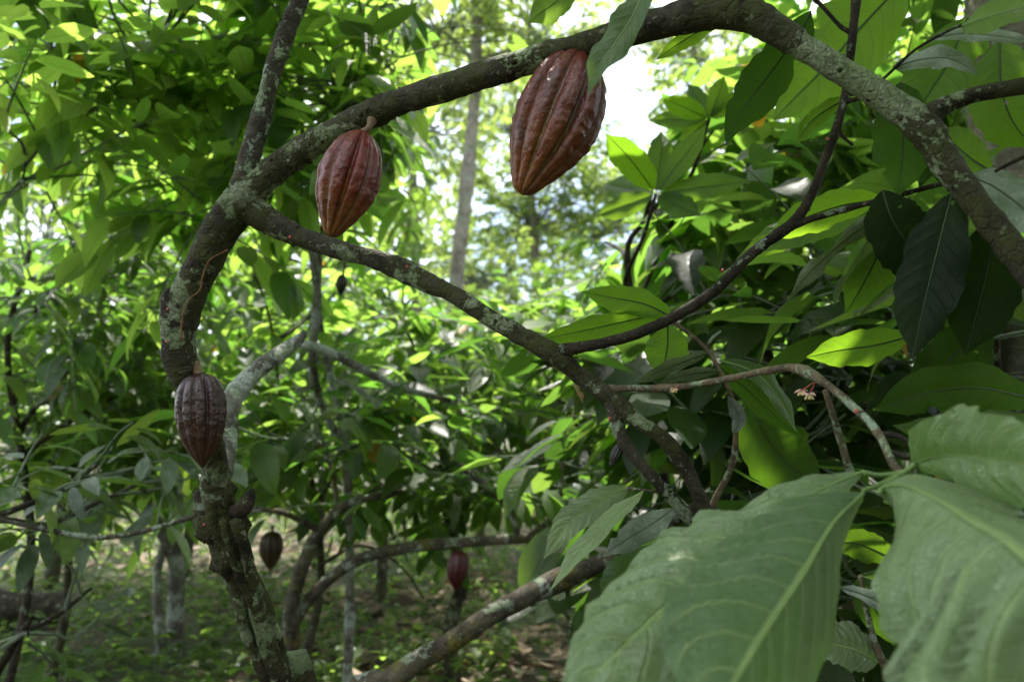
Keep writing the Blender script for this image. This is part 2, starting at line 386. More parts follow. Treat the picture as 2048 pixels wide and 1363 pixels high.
def hero_leaf(rows, wm, roll=0.0, fold=0.25, mat='leaf', parent=None, hue=0.3, val=1.0, wave=0.10, corr=0.035,
              bites=0, petiole=None, nL=44, nW=9, name='leaf', droop_side=0.0, prof=None, seed=0, vs=1.0, fold_r=None):
    """rows (px,py,d) along the midrib base->tip, wm = half width px at mid depth, roll: degrees about the midrib away from facing the camera"""
    rnd = random.Random(seed or int(sum(r[0] * 3.1 + r[1] * 7.7 for r in rows)))
    pts = np.array([P(*r) for r in rows])
    c = crom(pts, 24)
    s = np.concatenate([[0], np.cumsum(np.linalg.norm(np.diff(c, axis=0), axis=1))]); L = s[-1]
    v = np.linspace(0, 1, nL + 1)
    C = np.stack([np.interp(v * L, s, c[:, i]) for i in range(3)], -1)
    T = np.gradient(C, axis=0); T /= np.linalg.norm(T, axis=1)[:, None]
    W = wm / FPX * np.mean([r[2] for r in rows])
    w0 = np.interp(v, PROF_V, PROF_W if prof is None else prof)
    u = np.linspace(-1, 1, nW * 2 + 1)
    ph = [rnd.random() * 6.28 for _ in range(6)]
    bl = [(rnd.random() * 0.6 + 0.25, rnd.choice((-1, 1)), rnd.uniform(0.02, 0.05), rnd.uniform(0.2, 0.45)) for _ in range(bites)]
    V = np.zeros((nL + 1, len(u), 3)); uv = np.zeros((nL + 1, len(u), 2))
    ca, sa = math.cos(math.radians(roll)), math.sin(math.radians(roll))
    for i in range(nL + 1):
        view = nrm(CAMP - C[i])
        S = nrm(np.cross(T[i], view)); N = nrm(np.cross(S, T[i]))
        S2 = S * ca + N * sa; N2 = N * ca - S * sa
        for j, uu in enumerate(u):
            au = abs(uu); sg = 1 if uu > 0 else 0
            w = w0[i] * (1 + 0.045 * math.sin(v[i] * 23 + ph[sg]) + 0.03 * math.sin(v[i] * 51 + ph[2 + sg]))
            for (bv, bs, bw, bd) in bl:
                if bs == (1 if uu > 0 else -1):
                    w *= 1 - bd * math.exp(-((v[i] - bv) / bw) ** 2)
            y = uu * w * W
            sl = v[i] * 10.5 - 1.9 * au ** 1.35 + (0.45 if uu > 0 else 0) + 0.5
            fo_ = fold if (uu >= 0 or fold_r is None) else fold_r
            z = au * w * W * math.sin(fo_) - au * au * w * W * (0.22 + droop_side)
            z += corr * W * abs(math.sin(math.pi * sl)) * min(1, au * 3) * w * vs
            z += wave * W * au ** 2 * math.sin(v[i] * 15 + ph[4 + sg]) * w
            V[i, j] = C[i] + S2 * y * math.cos(fo_) + N2 * z
            uv[i, j] = (uu, v[i])
    m = len(u)
    i, j = np.meshgrid(np.arange(nL), np.arange(m - 1), indexing='ij')
    a = (i * m + j).ravel(); F = np.stack([a, a + 1, a + 1 + m, a + m], -1)
    V = V.reshape(-1, 3); uv = uv.reshape(-1, 2)
    # normal should point upward for the top face
    uv2 = np.tile([[hue, val]], (len(V), 1))
    nn = np.cross(V[F[len(F) // 2][1]] - V[F[len(F) // 2][0]], V[F[len(F) // 2][3]] - V[F[len(F) // 2][0]])
    if nn[2] < 0: F = F[:, ::-1]
    Fs = [F]; midx = np.zeros(len(F), int); mats = [M[mat]]
    # raised midrib and petiole as a thin tube in the same mesh
    mr = [list(C[k] - 0.0006 * nrm(np.cross(np.cross(T[k], nrm(CAMP - C[k])), T[k])) * 0) + [0.0016 * (1 - 0.85 * v[k])] for k in range(0, nL + 1, 4)]
    if petiole:
        pp = [P(*q) for q in petiole] ; mr = [list(q) + [0.0024] for q in pp] + mr
    tv, tf = tube(mr, n=6, cap=False)
    tf = tf[0] + len(V)
    V = np.vstack([V, tv]); uv = np.vstack([uv, np.zeros((len(tv), 2))]); uv2 = np.vstack([uv2, np.tile([[hue, val]], (len(tv), 1))])
    Fs = [np.vstack([F, tf])]; midx = np.concatenate([midx, np.ones(len(tf), int)])
    return mesh_obj(name, V, Fs, [M[mat], M['petiole_dark' if mat in ('leaf_dark', 'leaf_bright', 'leaf_silver') else 'petiole']], parent, uv, uv2, midx)

# ---------------------------------------------------------------- sky gaps kept free of nearer crowns (photo px x0,y0,x1,y1,keep probability)
GAPS = [(880, 0, 1010, 420, 0.10, 0, 8), (1205, 95, 1315, 290, 0.05, 0, 10), (1215, 110, 1290, 240, 0.5, 10, 40), (860, 400, 1180, 560, 0.25, 0, 8), (1000, 170, 1200, 420, 0.15, 0, 8), (1000, 0, 1260, 60, 0.2, 0, 8), (780, 330, 900, 520, 0.4, 0, 6),
        (840, 1070, 980, 1230, 0.0, 0, 3.5), (280, 1080, 390, 1363, 0.0, 0, 4.8), (560, 1050, 640, 1363, 0.0, 0, 3.25), (600, 1060, 1000, 1180, 0.25, 0, 3.2), (500, 650, 660, 760, 0.1, 0, 2.6), (440, 640, 560, 900, .0, 0, 2.4),
        (880, 330, 960, 560, 0.1, 0, 9.4), (640, 530, 720, 600, .1, 0, 2.9), (0, 1130, 200, 1210, .15, 0, 5.3), (500, 1030, 580, 1160, .1, 0, 4.0), (850, 1200, 960, 1363, .1, 0, 4.0), (400, 740, 470, 940, 0, 0, 2), (1940, 50, 2060, 130, 0, 0, 2.2), (1940, 225, 2010, 310, 0, 0, 2.2), (1985, 600, 2060, 860, 0, 0, 2.2), (1160, 390, 1260, 520, 0, 0, 3.4), (1190, 240, 1430, 410, .1, 0, 2.6), (1290, 150, 1480, 260, .15, 0, 2.7), (0, 400, 150, 480, .5, 0, 9), (380, 640, 440, 740, .4, 0, 6)]
def gap_ok(p):
    x, y, d = proj(p)
    if d < 0.2: return False
    for x0, y0, x1, y1, k, d0, d1 in GAPS:
        if x0 < x < x1 and y0 < y < y1 and d0 < d < d1 and random.random() > k: return False
    return True

def rv():
    return nrm([random.gauss(0, 1) for _ in range(3)])

def spray(LV, tw, base, dr, ln, n, size, hue, val, droop=0.5, wood=0.003, start=None, check=True, roll=0.5):
    dr = nrm(dr); tip = base + dr * ln - np.array([0, 0, 0.12 * ln])
    mid = (base + tip) / 2 + np.array([0, 0, 0.06 * ln])
    if check and not (gap_ok(tip) and gap_ok(base)): return
    if tw is not None:
        rows = []
        if start is not None:
            m2 = (start + base) / 2 + rv() * 0.05 * np.linalg.norm(base - start)
            rows = [list(start) + [wood * 2.2], list(m2) + [wood * 1.8]]
        tw.append(tube(rows + [list(base) + [wood * 1.4], list(mid) + [wood], list(tip) + [wood * 0.6]], n=5, cap=False))
    side = nrm(np.cross(dr, [0, 0, 1.0]) + 1e-6); upv = nrm(np.cross(side, dr))
    for k in range(n):
        t = 0.25 + 0.75 * (k + 0.5) / n
        p = base * (1 - t) ** 2 + 2 * mid * t * (1 - t) + tip * t * t
        a = (k % 2) * math.pi + random.uniform(-0.7, 0.7)
        fwd = 0.35 + 0.8 * t
        Td = dr * fwd + side * math.cos(a) + upv * math.sin(a) * 0.6
        Td = nrm(Td) + np.array([0, 0, -droop * random.uniform(0.3, 1.3)])
        Td = nrm(Td)
        N = np.array([0, 0, 1.0]) + rv() * roll
        L = size * random.uniform(0.6, 1.15)
        if check and not (gap_ok(p + Td * L * 0.5) and gap_ok(p + Td * L)): continue
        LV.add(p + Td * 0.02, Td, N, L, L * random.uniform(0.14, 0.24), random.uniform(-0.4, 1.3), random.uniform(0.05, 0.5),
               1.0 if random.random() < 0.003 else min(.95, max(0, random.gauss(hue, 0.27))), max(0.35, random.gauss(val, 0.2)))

def tree(name, label, cat, base, trunk_rows, blobs, seed, size=0.26, hue=0.3, val=1.0, bark='bark', leaf='leaf_bg', group=None,
         droop=0.5, res=(6, 1), nleaf=8, sl=0.4, wood=0.003, check=True, roll=0.5, limbs=None, lr_=1.0):
    """base xyz, trunk rows x,y,z,r ; blobs: (centre xyz, radii, sprays)"""
    random.seed(seed)
    e = thing(name, base, label, cat, group)
    tr = np.array(trunk_rows, float)
    V, F = tube(tr, n=14, step=0.06, rough=0.10, seed=seed, knots=0.25)
    mesh_obj('trunk', V, F, M[bark], e)
    LV = Leaves(); tw = []
    skel = [tr[:, :3]]
    for lr in (limbs or []):
        V, F = tube(lr, n=10, step=0.06, rough=0.10, seed=seed + 3, knots=0.25)
        mesh_obj('limb', V, F, M[bark], e)
        skel.append(np.array(lr)[:, :3])
    for bi, (c, rad, ns) in enumerate(blobs):
        c = np.array(c, float); rad = np.array(rad, float)
        allp = np.concatenate([crom(s_, 6) for s_ in skel])
        st = allp[np.argmin(np.linalg.norm(allp - (c - np.array([0, 0, rad[2] * 0.6])), axis=1))]
        r0 = (0.006 + 0.018 * rad.mean()) * lr_
        mid = st * 0.45 + c * 0.55 + rv() * rad * 0.15
        lr = [list(st) + [r0 * 1.2], list(mid) + [r0 * 0.8], list(c + rv() * rad * 0.1) + [r0 * 0.5]]
        V, F = tube(lr, n=8, step=0.1, rough=0.08, seed=seed + bi)
        mesh_obj('limb', V, F, M[bark], e)
        ctr = crom(np.array(lr)[:, :3], 6)[6:]
        for _ in range(ns):
            dv = rv(); q = c + dv * rad * random.uniform(0.25, 1.0)
            s0 = ctr[random.randrange(len(ctr))]
            dr = nrm(dv * np.array([1, 1, 0.5]) + rv() * 0.5 + np.array([0, 0, 0.1]))
            spray(LV, tw, q, dr, sl * random.uniform(0.6, 1.2), nleaf, size, hue, val, droop, wood, start=s0 if random.random() < 0.6 else None, check=check, roll=roll)
    if LV.d:
        V, F, uv, uv2 = LV.arrays(*res)
        nf = len(F)
        if tw:
            tv, tf = join(tw)
            nv = len(V); V = np.vstack([V, tv]); F2 = tf[0] + nv
            uv = np.vstack([uv, np.zeros((len(tv), 2))]); uv2 = np.vstack([uv2, np.ones((len(tv), 2))])
            F = np.vstack([F, F2])
        midx = np.concatenate([np.zeros(nf, int), np.ones(len(F) - nf, int)])
        mesh_obj('crown', V, [F], [M[leaf], M['bark_dark']], e, uv, uv2, midx)
    return e

# ================================================================ light, sky, camera
SUN_EL, SUN_AZ = math.radians(65), math.radians(-14)      # azimuth from +Y (straight ahead) towards +X
w = bpy.data.worlds.new('World'); SC.world = w; w.use_nodes = True
nt = w.node_tree; bg = nt.nodes['Background']
sky = nt.nodes.new('ShaderNodeTexSky'); sky.sky_type = 'NISHITA'; sky.sun_disc = False
sky.sun_elevation = SUN_EL; sky.sun_rotation = SUN_AZ; sky.dust_density = 2.0; sky.air_density = 1.0
tc = nt.nodes.new('ShaderNodeTexCoord'); ns_ = nt.nodes.new('ShaderNodeTexNoise')
ns_.inputs['Scale'].default_value = 2.2; ns_.inputs['Detail'].default_value = 6
nt.links.new(tc.outputs['Generated'], ns_.inputs['Vector'])
mr = nt.nodes.new('ShaderNodeMapRange'); mr.inputs[1].default_value = 0.42; mr.inputs[2].default_value = 0.60
nt.links.new(ns_.outputs['Fac'], mr.inputs[0])
mx = nt.nodes.new('ShaderNodeMix'); mx.data_type = 'RGBA'
nt.links.new(mr.outputs[0], mx.inputs[0]); nt.links.new(sky.outputs[0], mx.inputs[6]); mx.inputs[7].default_value = (10.5, 11, 11.5, 1)
nt.links.new(mx.outputs[2], bg.inputs['Color']); bg.inputs['Strength'].default_value = 0.14
sd = bpy.data.lights.new('sun', 'SUN'); sd.energy = 4.5; sd.angle = math.radians(0.5); sd.color = (1.0, 0.95, 0.86)
so = bpy.data.objects.new('sun', sd); COL.objects.link(so)
sv = Vector((math.cos(SUN_EL) * math.sin(SUN_AZ), math.cos(SUN_EL) * math.cos(SUN_AZ), math.sin(SUN_EL)))
so.rotation_euler = (-sv).to_track_quat('-Z', 'Y').to_euler(); so.location = sv * 30
cd = bpy.data.cameras.new('camera'); cam = bpy.data.objects.new('camera', cd); COL.objects.link(cam)
cam.location = CAMP; cam.rotation_euler = (math.pi / 2 + PITCH, 0, 0)
cd.lens = 28; cd.sensor_width = 36; cd.clip_start = 0.02; cd.clip_end = 500
cd.dof.use_dof = True; cd.dof.focus_distance = 1.18; cd.dof.aperture_fstop = 4.0
SC.camera = cam
vs = SC.view_settings; vs.view_transform = 'Standard'; vs.look = 'None'; vs.gamma = 1; vs.exposure = 1.42
cy = SC.cycles; cy.max_bounces = 7; cy.diffuse_bounces = 2; cy.glossy_bounces = 3; cy.transmission_bounces = 4
cy.transparent_max_bounces = 8; cy.use_denoising = True; cy.sample_clamp_indirect = 8
try: cy.denoiser = 'OPENIMAGEDENOISE'
except Exception: pass

# ================================================================ main tree
RB = P(600, 1400, 1.62)
base = np.array([RB[0] + 0.12, RB[1] + 0.05, 0.0])
main = thing('cocoa_tree', base, 'nearest cocoa tree, mossy leaning trunk and long arching lichened limbs bearing the ripe pods', 'tree')

def lump(c, rad, seed, n=12, amp=0.35, stretch=(1, 1, 1)):
    """small knobbly swelling"""
    V = []; m = n
    for i in range(m + 1):
        th = math.pi * i / m
        for k in range(n * 2):
            ph = math.pi * k / n
            d = np.array([math.sin(th) * math.cos(ph), math.sin(th) * math.sin(ph), math.cos(th)])
            q = Vector(d * 1.6) + Vector((seed, seed, seed))
            r = 1 + amp * (noise.noise(q) + 0.6 * noise.noise(q * 2.6))
            V.append(np.array(c) + d * rad * r * np.array(stretch))
    V = np.array(V); nn = n * 2
    i, k = np.meshgrid(np.arange(m), np.arange(nn), indexing='ij')
    a = (i * nn + k).ravel(); b = (i * nn + (k + 1) % nn).ravel()
    return V, [np.stack([a, a + nn, b + nn, b], -1)]

def wood(name, rows, mat, parent=main, n=22, rough=0.10, seed=0, knots=0.25, step=0.012, bias=None, bumps=0, frq=None):
    """bias: (row index, lichen bias) pairs"""
    pts = px4(rows)
    V, F = tube(pts, n=n, step=step, rough=rough, seed=seed, knots=knots, frq=frq)
    m = (len(V) - 2) // n
    bb = np.zeros(m) if bias is None else np.interp(np.linspace(0, len(rows) - 1, m), [x[0] for x in bias], [x[1] for x in bias])
    uv2 = np.zeros((len(V), 2)); uv2[:m * n, 0] = np.repeat(bb, n)
    parts = [(V, F)]
    if bumps:
        c = crom(pts, 8); random.seed(seed)
        for _ in range(bumps):
            i = random.randrange(6, len(c) - 8); p = c[i, :3]; r = c[i, 3]; T = nrm(c[i + 1, :3] - c[i - 1, :3]); o = nrm(np.cross(T, rv()))
            parts.append(lump(p + o * r * 0.94, r * random.uniform(0.10, 0.26), random.random() * 50, n=5))
    V, F = join(parts)
    uv2 = np.vstack([uv2, np.zeros((len(V) - len(uv2), 2))])
    return mesh_obj(name, V, F, M[mat], parent, uv2=uv2)

TR = [(600, 1400, 1.62, 40), (563, 1363, 1.60, 36), (536, 1295, 1.56, 34), (512, 1225, 1.52, 33), (484, 1160, 1.49, 34), (460, 1095, 1.47, 35), (442, 1030, 1.45, 35),
      (433, 980, 1.44, 30), (428, 930, 1.43, 26), (410, 850, 1.40, 26), (385, 780, 1.38, 28), (366, 735, 1.37, 31), (358, 690, 1.36, 33), (362, 640, 1.36, 35), (380, 580, 1.35, 36),
      (405, 530, 1.345, 35), (430, 480, 1.34, 36), (458, 435, 1.335, 38), (486, 400, 1.33, 38)]
V1 = tube([list(base) + [0.052]] + px4(TR), n=30, step=0.010, rough=0.13, seed=3, knots=0.15)
parts = [V1]
for (x, y, d, r, s, st) in [(420, 1040, 1.44, 30, 1, (1, 1, 1.5)), (470, 1050, 1.44, 27, 2, (1, 1, 1.6)), (345, 640, 1.35, 22, 3, (1, 1, 1.8)), (455, 1100, 1.46, 34, 4, (1.0, 1, 1.7)),
                            (488, 398, 1.325, 38, 5, (1.05, 1, 0.95)), (505, 420, 1.325, 24, 6, (1.5, 1, .8)), (445, 985, 1.44, 26, 8, (1, 1, 1.3)), (405, 1020, 1.44, 16, 9, (1, 1, 2))]:
    parts.append(lump(P(x, y, d), r / FPX * d, s * 3.3, stretch=st))
V, F = join(parts); mesh_obj('trunk', V, F, M['bark_trunk'], main)
# fluted bark strands down the lower trunk
sw = []
for k, rows in enumerate([[(420, 1000), (430, 1060), (455, 1120), (478, 1190), (490, 1260), (520, 1330), (548, 1400), (575, 1480)], [(470, 1040), (492, 1100), (500, 1150), (520, 1230), (548, 1300), (575, 1370), (600, 1450)],
                          [(447, 1040), (470, 1130), (500, 1200), (525, 1290), (558, 1380), (590, 1470)]]):
    dd = np.linspace(1.408, 1.545, len(rows))
    sw.append(tube(px4([(a, b, dd[i], 12 if k < 2 else 9) for i, (a, b) in enumerate(rows)]), n=10, step=0.012, rough=0.3, seed=k))
V, F = join(sw); mesh_obj('bark_strand', V, F, M['bark_trunk'], main)
wood('stub', [(352, 655, 1.35, 20), (340, 625, 1.345, 16), (335, 600, 1.345, 14), (342, 578, 1.345, 8)], 'bark_dark', n=14, rough=0.3, seed=2)
wood('stub', [(470, 1025, 1.43, 19), (485, 1015, 1.42, 17), (497, 1000, 1.42, 14), (502, 985, 1.42, 10), (503, 977, 1.42, 5)], 'bark_dark', n=14, rough=0.22, seed=5)
wood('stub', [(415, 1035, 1.43, 13), (403, 1005, 1.43, 12), (395, 982, 1.43, 9)], 'bark_dark', n=14, rough=0.35, seed=6)
# rusty ant trail on the trunk
at = [(455, 500), (420, 520), (405, 555), (400, 580), (378, 600), (365, 635), (362, 680)]
V, F = tube(px4([(a, b, 1.35 - 0.031, 2.0) for a, b in at]), n=6, step=0.004, rough=0.5); mesh_obj('ant_trail', V, F, M['sap'], main)

wood('limb', [(486, 400, 1.33, 30), (490, 350, 1.33, 22), (506, 290, 1.33, 19), (530, 205, 1.33, 18), (553, 120, 1.33, 18), (575, 60, 1.33, 18), (600, 0, 1.33, 16), (625, -80, 1.35, 15), (660, -260, 1.4, 13)], 'bark_pale', seed=11, rough=.14, bumps=14)
B = [(480, 410, 1.33, 32), (515, 370, 1.32, 28), (560, 330, 1.31, 28), (605, 300, 1.30, 28), (652, 272, 1.28, 26), (700, 248, 1.26, 26), (755, 222, 1.24, 29), (800, 203, 1.22, 25), (858, 185, 1.20, 25),
     (960, 152, 1.17, 26), (1063, 120, 1.14, 28), (1165, 92, 1.12, 26), (1283, 56, 1.09, 30), (1408, 26, 1.06, 33), (1490, 28, 1.04, 33), (1550, 58, 1.03, 30), (1620, 103, 1.02, 26), (1720, 165, 1.00, 26),
     (1790, 210, .99, 27), (1845, 255, .98, 30), (1890, 320, .97, 26), (1955, 410, .95, 25), (2030, 505, .93, 28), (2130, 620, .92, 32)]
wood('limb', B, 'bark', n=36, seed=12, step=0.007, rough=0.14, knots=0.14, bumps=60, bias=[(0, 0), (4, .2), (8, .15), (10, .4), (11, .1), (12, -.6), (14, -.8), (15, -.2), (16, .9), (17, 1.0), (18, .9), (19, 0), (20, .4), (21, -.6), (23, -1)])
wood('limb', [(1835, 250, .98, 18), (1870, 222, .975, 20), (1905, 205, .97, 17), (1960, 187, .96, 16), (2048, 172, .95, 17), (2180, 150, .94, 17)], 'bark', seed=13, rough=0.08)
D = [(478, 412, 1.335, 34), (510, 425, 1.33, 30), (555, 452, 1.33, 25), (600, 473, 1.32, 21), (650, 490, 1.31, 19), (703, 506, 1.30, 19), (755, 520, 1.29, 17), (807, 541, 1.28, 18), (860, 567, 1.26, 17), (910, 590, 1.25, 18),
     (960, 622, 1.24, 18), (1014, 655, 1.23, 18), (1065, 683, 1.21, 20), (1115, 712, 1.20, 21), (1152, 745, 1.20, 18), (1190, 772, 1.19, 17), (1230, 800, 1.19, 18), (1275, 841, 1.18, 15), (1325, 875, 1.18, 13), (1366, 928, 1.19, 13), (1400, 996, 1.20, 13), (1428, 1075, 1.22, 13), (1445, 1180, 1.24, 13)]
wood('limb', D, 'bark', n=26, seed=14, rough=0.15, knots=0.4, bumps=55, step=.009, bias=[(0, -.3), (4, .4), (7, .5), (9, 0), (11, .4), (13, .1), (20, 0)])
wood('branch', [(1222, 800, 1.19, 15), (1232, 840, 1.19, 13), (1250, 887, 1.19, 13), (1291, 937, 1.20, 12), (1341, 991, 1.21, 12), (1380, 1040, 1.22, 12), (1440, 1100, 1.24, 12), (1500, 1200, 1.26, 11)], 'bark_pale', seed=15, rough=0.16)
wood('branch', [(1118, 705, 1.20, 16), (1145, 697, 1.19, 13), (1200, 687, 1.18, 11), (1270, 668, 1.17, 11), (1350, 632, 1.16, 11), (1430, 580, 1.15, 11), (1500, 510, 1.14, 11), (1560, 465, 1.13, 12), (1592, 440, 1.13, 12), (1625, 385, 1.12, 9), (1650, 320, 1.12, 9), (1672, 260, 1.11, 9), (1690, 190, 1.11, 8), (1703, 90, 1.10, 9), (1712, 0, 1.10, 8), (1720, -120, 1.10, 8)],
     'bark_dark', n=16, seed=16, rough=0.14, step=0.005, bumps=34, knots=.35)
wood('branch', [(1582, 452, 1.13, 8), (1630, 436, 1.12, 6), (1700, 416, 1.10, 6), (1780, 395, 1.08, 5), (1870, 371, 1.05, 5), (1960, 350, 1.02, 4)], 'bark_dark', n=10, seed=17, rough=0.12, step=0.006)
wood('branch', [(1218, 778, 1.19, 10), (1250, 776, 1.18, 7), (1300, 776, 1.16, 7), (1370, 772, 1.13, 7), (1450, 758, 1.09, 7), (1540, 740, 1.04, 7), (1590, 736, 1.00, 8), (1645, 762, .95, 8), (1720, 825, .88, 8), (1760, 872, .84, 8), (1785, 925, .80, 8), (1808, 952, .78, 9)],
     'bark_twig', n=14, seed=18, rough=0.16, step=0.004, knots=0.6, bumps=34)
for rows in ([(1632, 0, 1.1, 4), (1655, 25, 1.1, 4), (1680, 52, 1.1, 4), (1702, 66, 1.1, 5)], [(1690, 205, 1.11, 6), (1730, 190, 1.09, 4), (1775, 150, 1.05, 3), (1830, 100, 1.0, 3), (1900, 60, .96, 3), (1925, 50, .95, 3)],
             [(1690, 190, 1.1, 5), (1683, 235, 1.09, 4), (1680, 265, 1.09, 4), (1705, 290, 1.09, 3)], [(1620, -10, 1.1, 4), (1635, 5, 1.1, 4)],
             [(1755, 870, .85, 7), (1790, 870, .84, 6), (1820, 884, .82, 5)], [(1785, 905, .81, 6), (1820, 912, .80, 6), (1850, 908, .79, 5)], [(2060, 308, .95, 4), (2030, 322, .96, 4), (1990, 343, .97, 3)]):
    wood('twig', rows, 'bark_dark', n=8, seed=19, rough=0.12, step=0.004)
for rows in ([(1725, 945, .76, 6), (1755, 950, .77, 5), (1790, 948, .78, 6), (1810, 945, .78, 7)], [(1725, 980, .74, 4), (1750, 972, .75, 4), (1780, 958, .77, 5), (1805, 950, .78, 7)], [(1830, 928, .76, 5), (1815, 940, .77, 6), (1805, 950, .78, 7)],
             [(1758, 985, .72, 5), (1770, 972, .74, 5), (1795, 955, .77, 6)]):
    wood('petiole', rows, 'petiole', n=8, seed=20, rough=0.08, step=0.004)
# cut pale limb behind the low pod
wood('limb', [(432, 1010, 1.47, 20), (446, 940, 1.53, 20), (455, 880, 1.58, 18), (460, 810, 1.62, 20), (480, 775, 1.66, 20), (520, 735, 1.72, 18), (560, 708, 1.78, 16), (590, 685, 1.82, 12), (610, 665, 1.85, 7)], 'bark_white', seed=21, rough=0.12)

# ---------------------------------------------------------------- pods
def pod(label, top, tip, hw, mat, d=None, ridges=10, roll=0.0, amp=0.13, group='cocoa pods', stalk=None, seed=1, prof='ripe', bump=0.02, name='cocoa_pod', n=140, m=120, sr=5, lop=0.0):
    a, b = P(*top), P(*tip); ax = b - a; L = np.linalg.norm(ax); ax = ax / L
    e = thing(name, a, label, 'cocoa pod', group)
    R = hw / FPX * (top[2] + tip[2]) / 2
    X = nrm(np.cross(ax, [0, 1, 0])); Y = np.cross(ax, X)
    pv = {'ripe': ([0, .02, .06, .12, .20, .32, .45, .58, .70, .80, .88, .93, .965, .985, 1], [.08, .27, .47, .66, .83, .96, 1.0, .95, .80, .62, .45, .35, .26, .18, .02]),
          'round': ([0, .015, .05, .1, .18, .3, .42, .55, .68, .79, .88, .94, .975, 1], [.12, .36, .60, .76, .90, .99, 1.0, .94, .80, .60, .38, .21, .11, .01])}[prof]
    tt = np.linspace(0, 1, m + 1) ; tt = 0.5 - 0.5 * np.cos(tt * math.pi) * (1) 
    # cubic-smooth the profile
    fine = np.linspace(0, 1, 800); pr = np.interp(fine, *pv)
    ker = np.hanning(31); ker /= ker.sum(); prs = np.convolve(np.pad(pr, 15, mode='edge'), ker, 'valid'); prs[0] = 0.10; prs = np.minimum(prs, np.sqrt(np.clip(1 - fine, 0, 1) * 3.0 + 0.0001)); 
    V = []; uv = []
    for t in tt:
        r0 = np.interp(t, fine, prs)
        env = min(1, t / 0.05) * min(1, (1 - t) / 0.10)
        for k in range(n):
            th = 2 * math.pi * k / n + math.radians(roll) + 0.10 * math.sin(t * 3.0 + seed)
            x = (th * ridges / (2 * math.pi)) % 1.0; gi = int(th * ridges / (2 * math.pi)) % ridges
            prim = gi % 2 == 0
            dpt = min(x, 1 - x) * 2                      # 0 in the furrow .. 1 on the crest
            depth = 1.0 if (x < 0.5) == prim else 0.55    # deep and shallow furrows alternate
            rr = r0 * (1 - amp * depth * (math.exp(-(dpt / 0.30) ** 2)) * (0.35 + 0.65 * env) + amp * 0.35 * math.sin(dpt * math.pi / 2))
            c = a + ax * L * t + X * R * lop * math.sin(math.pi * min(1, t * 1.05))
            rr *= 1 + 0.05 * math.sin(th + seed * 1.3) * math.sin(math.pi * t) + 0.03 * math.sin(2 * th + seed)
            dirv = math.cos(th - math.radians(roll)) * X + math.sin(th - math.radians(roll)) * Y
            q = Vector(dirv * R * 1.0 + ax * L * t) * (1 / 0.010) + Vector((seed * 9, 0, 0))
            w = noise.noise(q * 0.8) * 0.9 + noise.noise(q * 1.9) * 0.6 + (abs(noise.noise(q * 0.45)) - .2) * 0.9
            rr *= 1 + bump * w * (0.25 + 0.75 * min(1, dpt * 1.8)) * (0.5 + 0.5 * env)
            V.append(c + dirv * R * rr); uv.append((dpt, t))
    V = np.array(V); uv = np.array(uv)
    i, k = np.meshgrid(np.arange(m), np.arange(n), indexing='ij')
    A = (i * n + k).ravel(); Bq = (i * n + (k + 1) % n).ravel()
    F = np.stack([A, Bq, Bq + n, A + n], -1)
    V = np.vstack([V, a + ax * L * 0.004, b]); uv = np.vstack([uv, (0.5, 0), (0.5, 1)])
    k = np.arange(n); s = len(V) - 2
    F3 = [np.stack([np.full(n, s), (k + 1) % n, k], -1), np.stack([np.full(n, s + 1), m * n + k, m * n + (k + 1) % n], -1)]
    mesh_obj('husk', V, [F] + F3, M[mat], e, uv)
    if stalk:
        rows = px4([(x, y, dd, sr * f) for (x, y, dd), f in zip(stalk, [1.5, 1.0, 1.0, 1.3][:len(stalk)])]) + [list(a + ax * L * 0.02) + [sr / FPX * top[2] * 1.25]]
        V, F = tube(rows, n=12, step=0.003, rough=0.15, seed=seed); mesh_obj('stalk', V, F, M['stalk'], e)
    return e

pod('largest ripe cocoa pod, red brown, hanging under the upper limb at top centre', (1163, 104, 1.13), (1043, 389, 1.10), 81, 'pod1', roll=12, seed=1, stalk=[(1168, 84, 1.125), (1166, 95, 1.128)], sr=10, bump=0.034, amp=0.19, lop=.05)
pod('ripe red cocoa pod with orange base, hanging just right of the trunk fork', (727, 262, 1.215), (661, 474, 1.20), 59, 'pod2', roll=-8, seed=4, stalk=[(744, 240, 1.222), (741, 249, 1.218), (736, 257, 1.215)], sr=7, bump=0.034, amp=0.19, lop=.06)
pod('dark wine red cocoa pod growing against the lower mossy trunk', (401, 746, 1.35), (405, 936, 1.33), 47, 'pod3', roll=20, seed=7, stalk=[(388, 728, 1.37), (394, 740, 1.36)], sr=8, prof='round', bump=0.040, amp=0.16, lop=-.03)
def twigpod(): pass

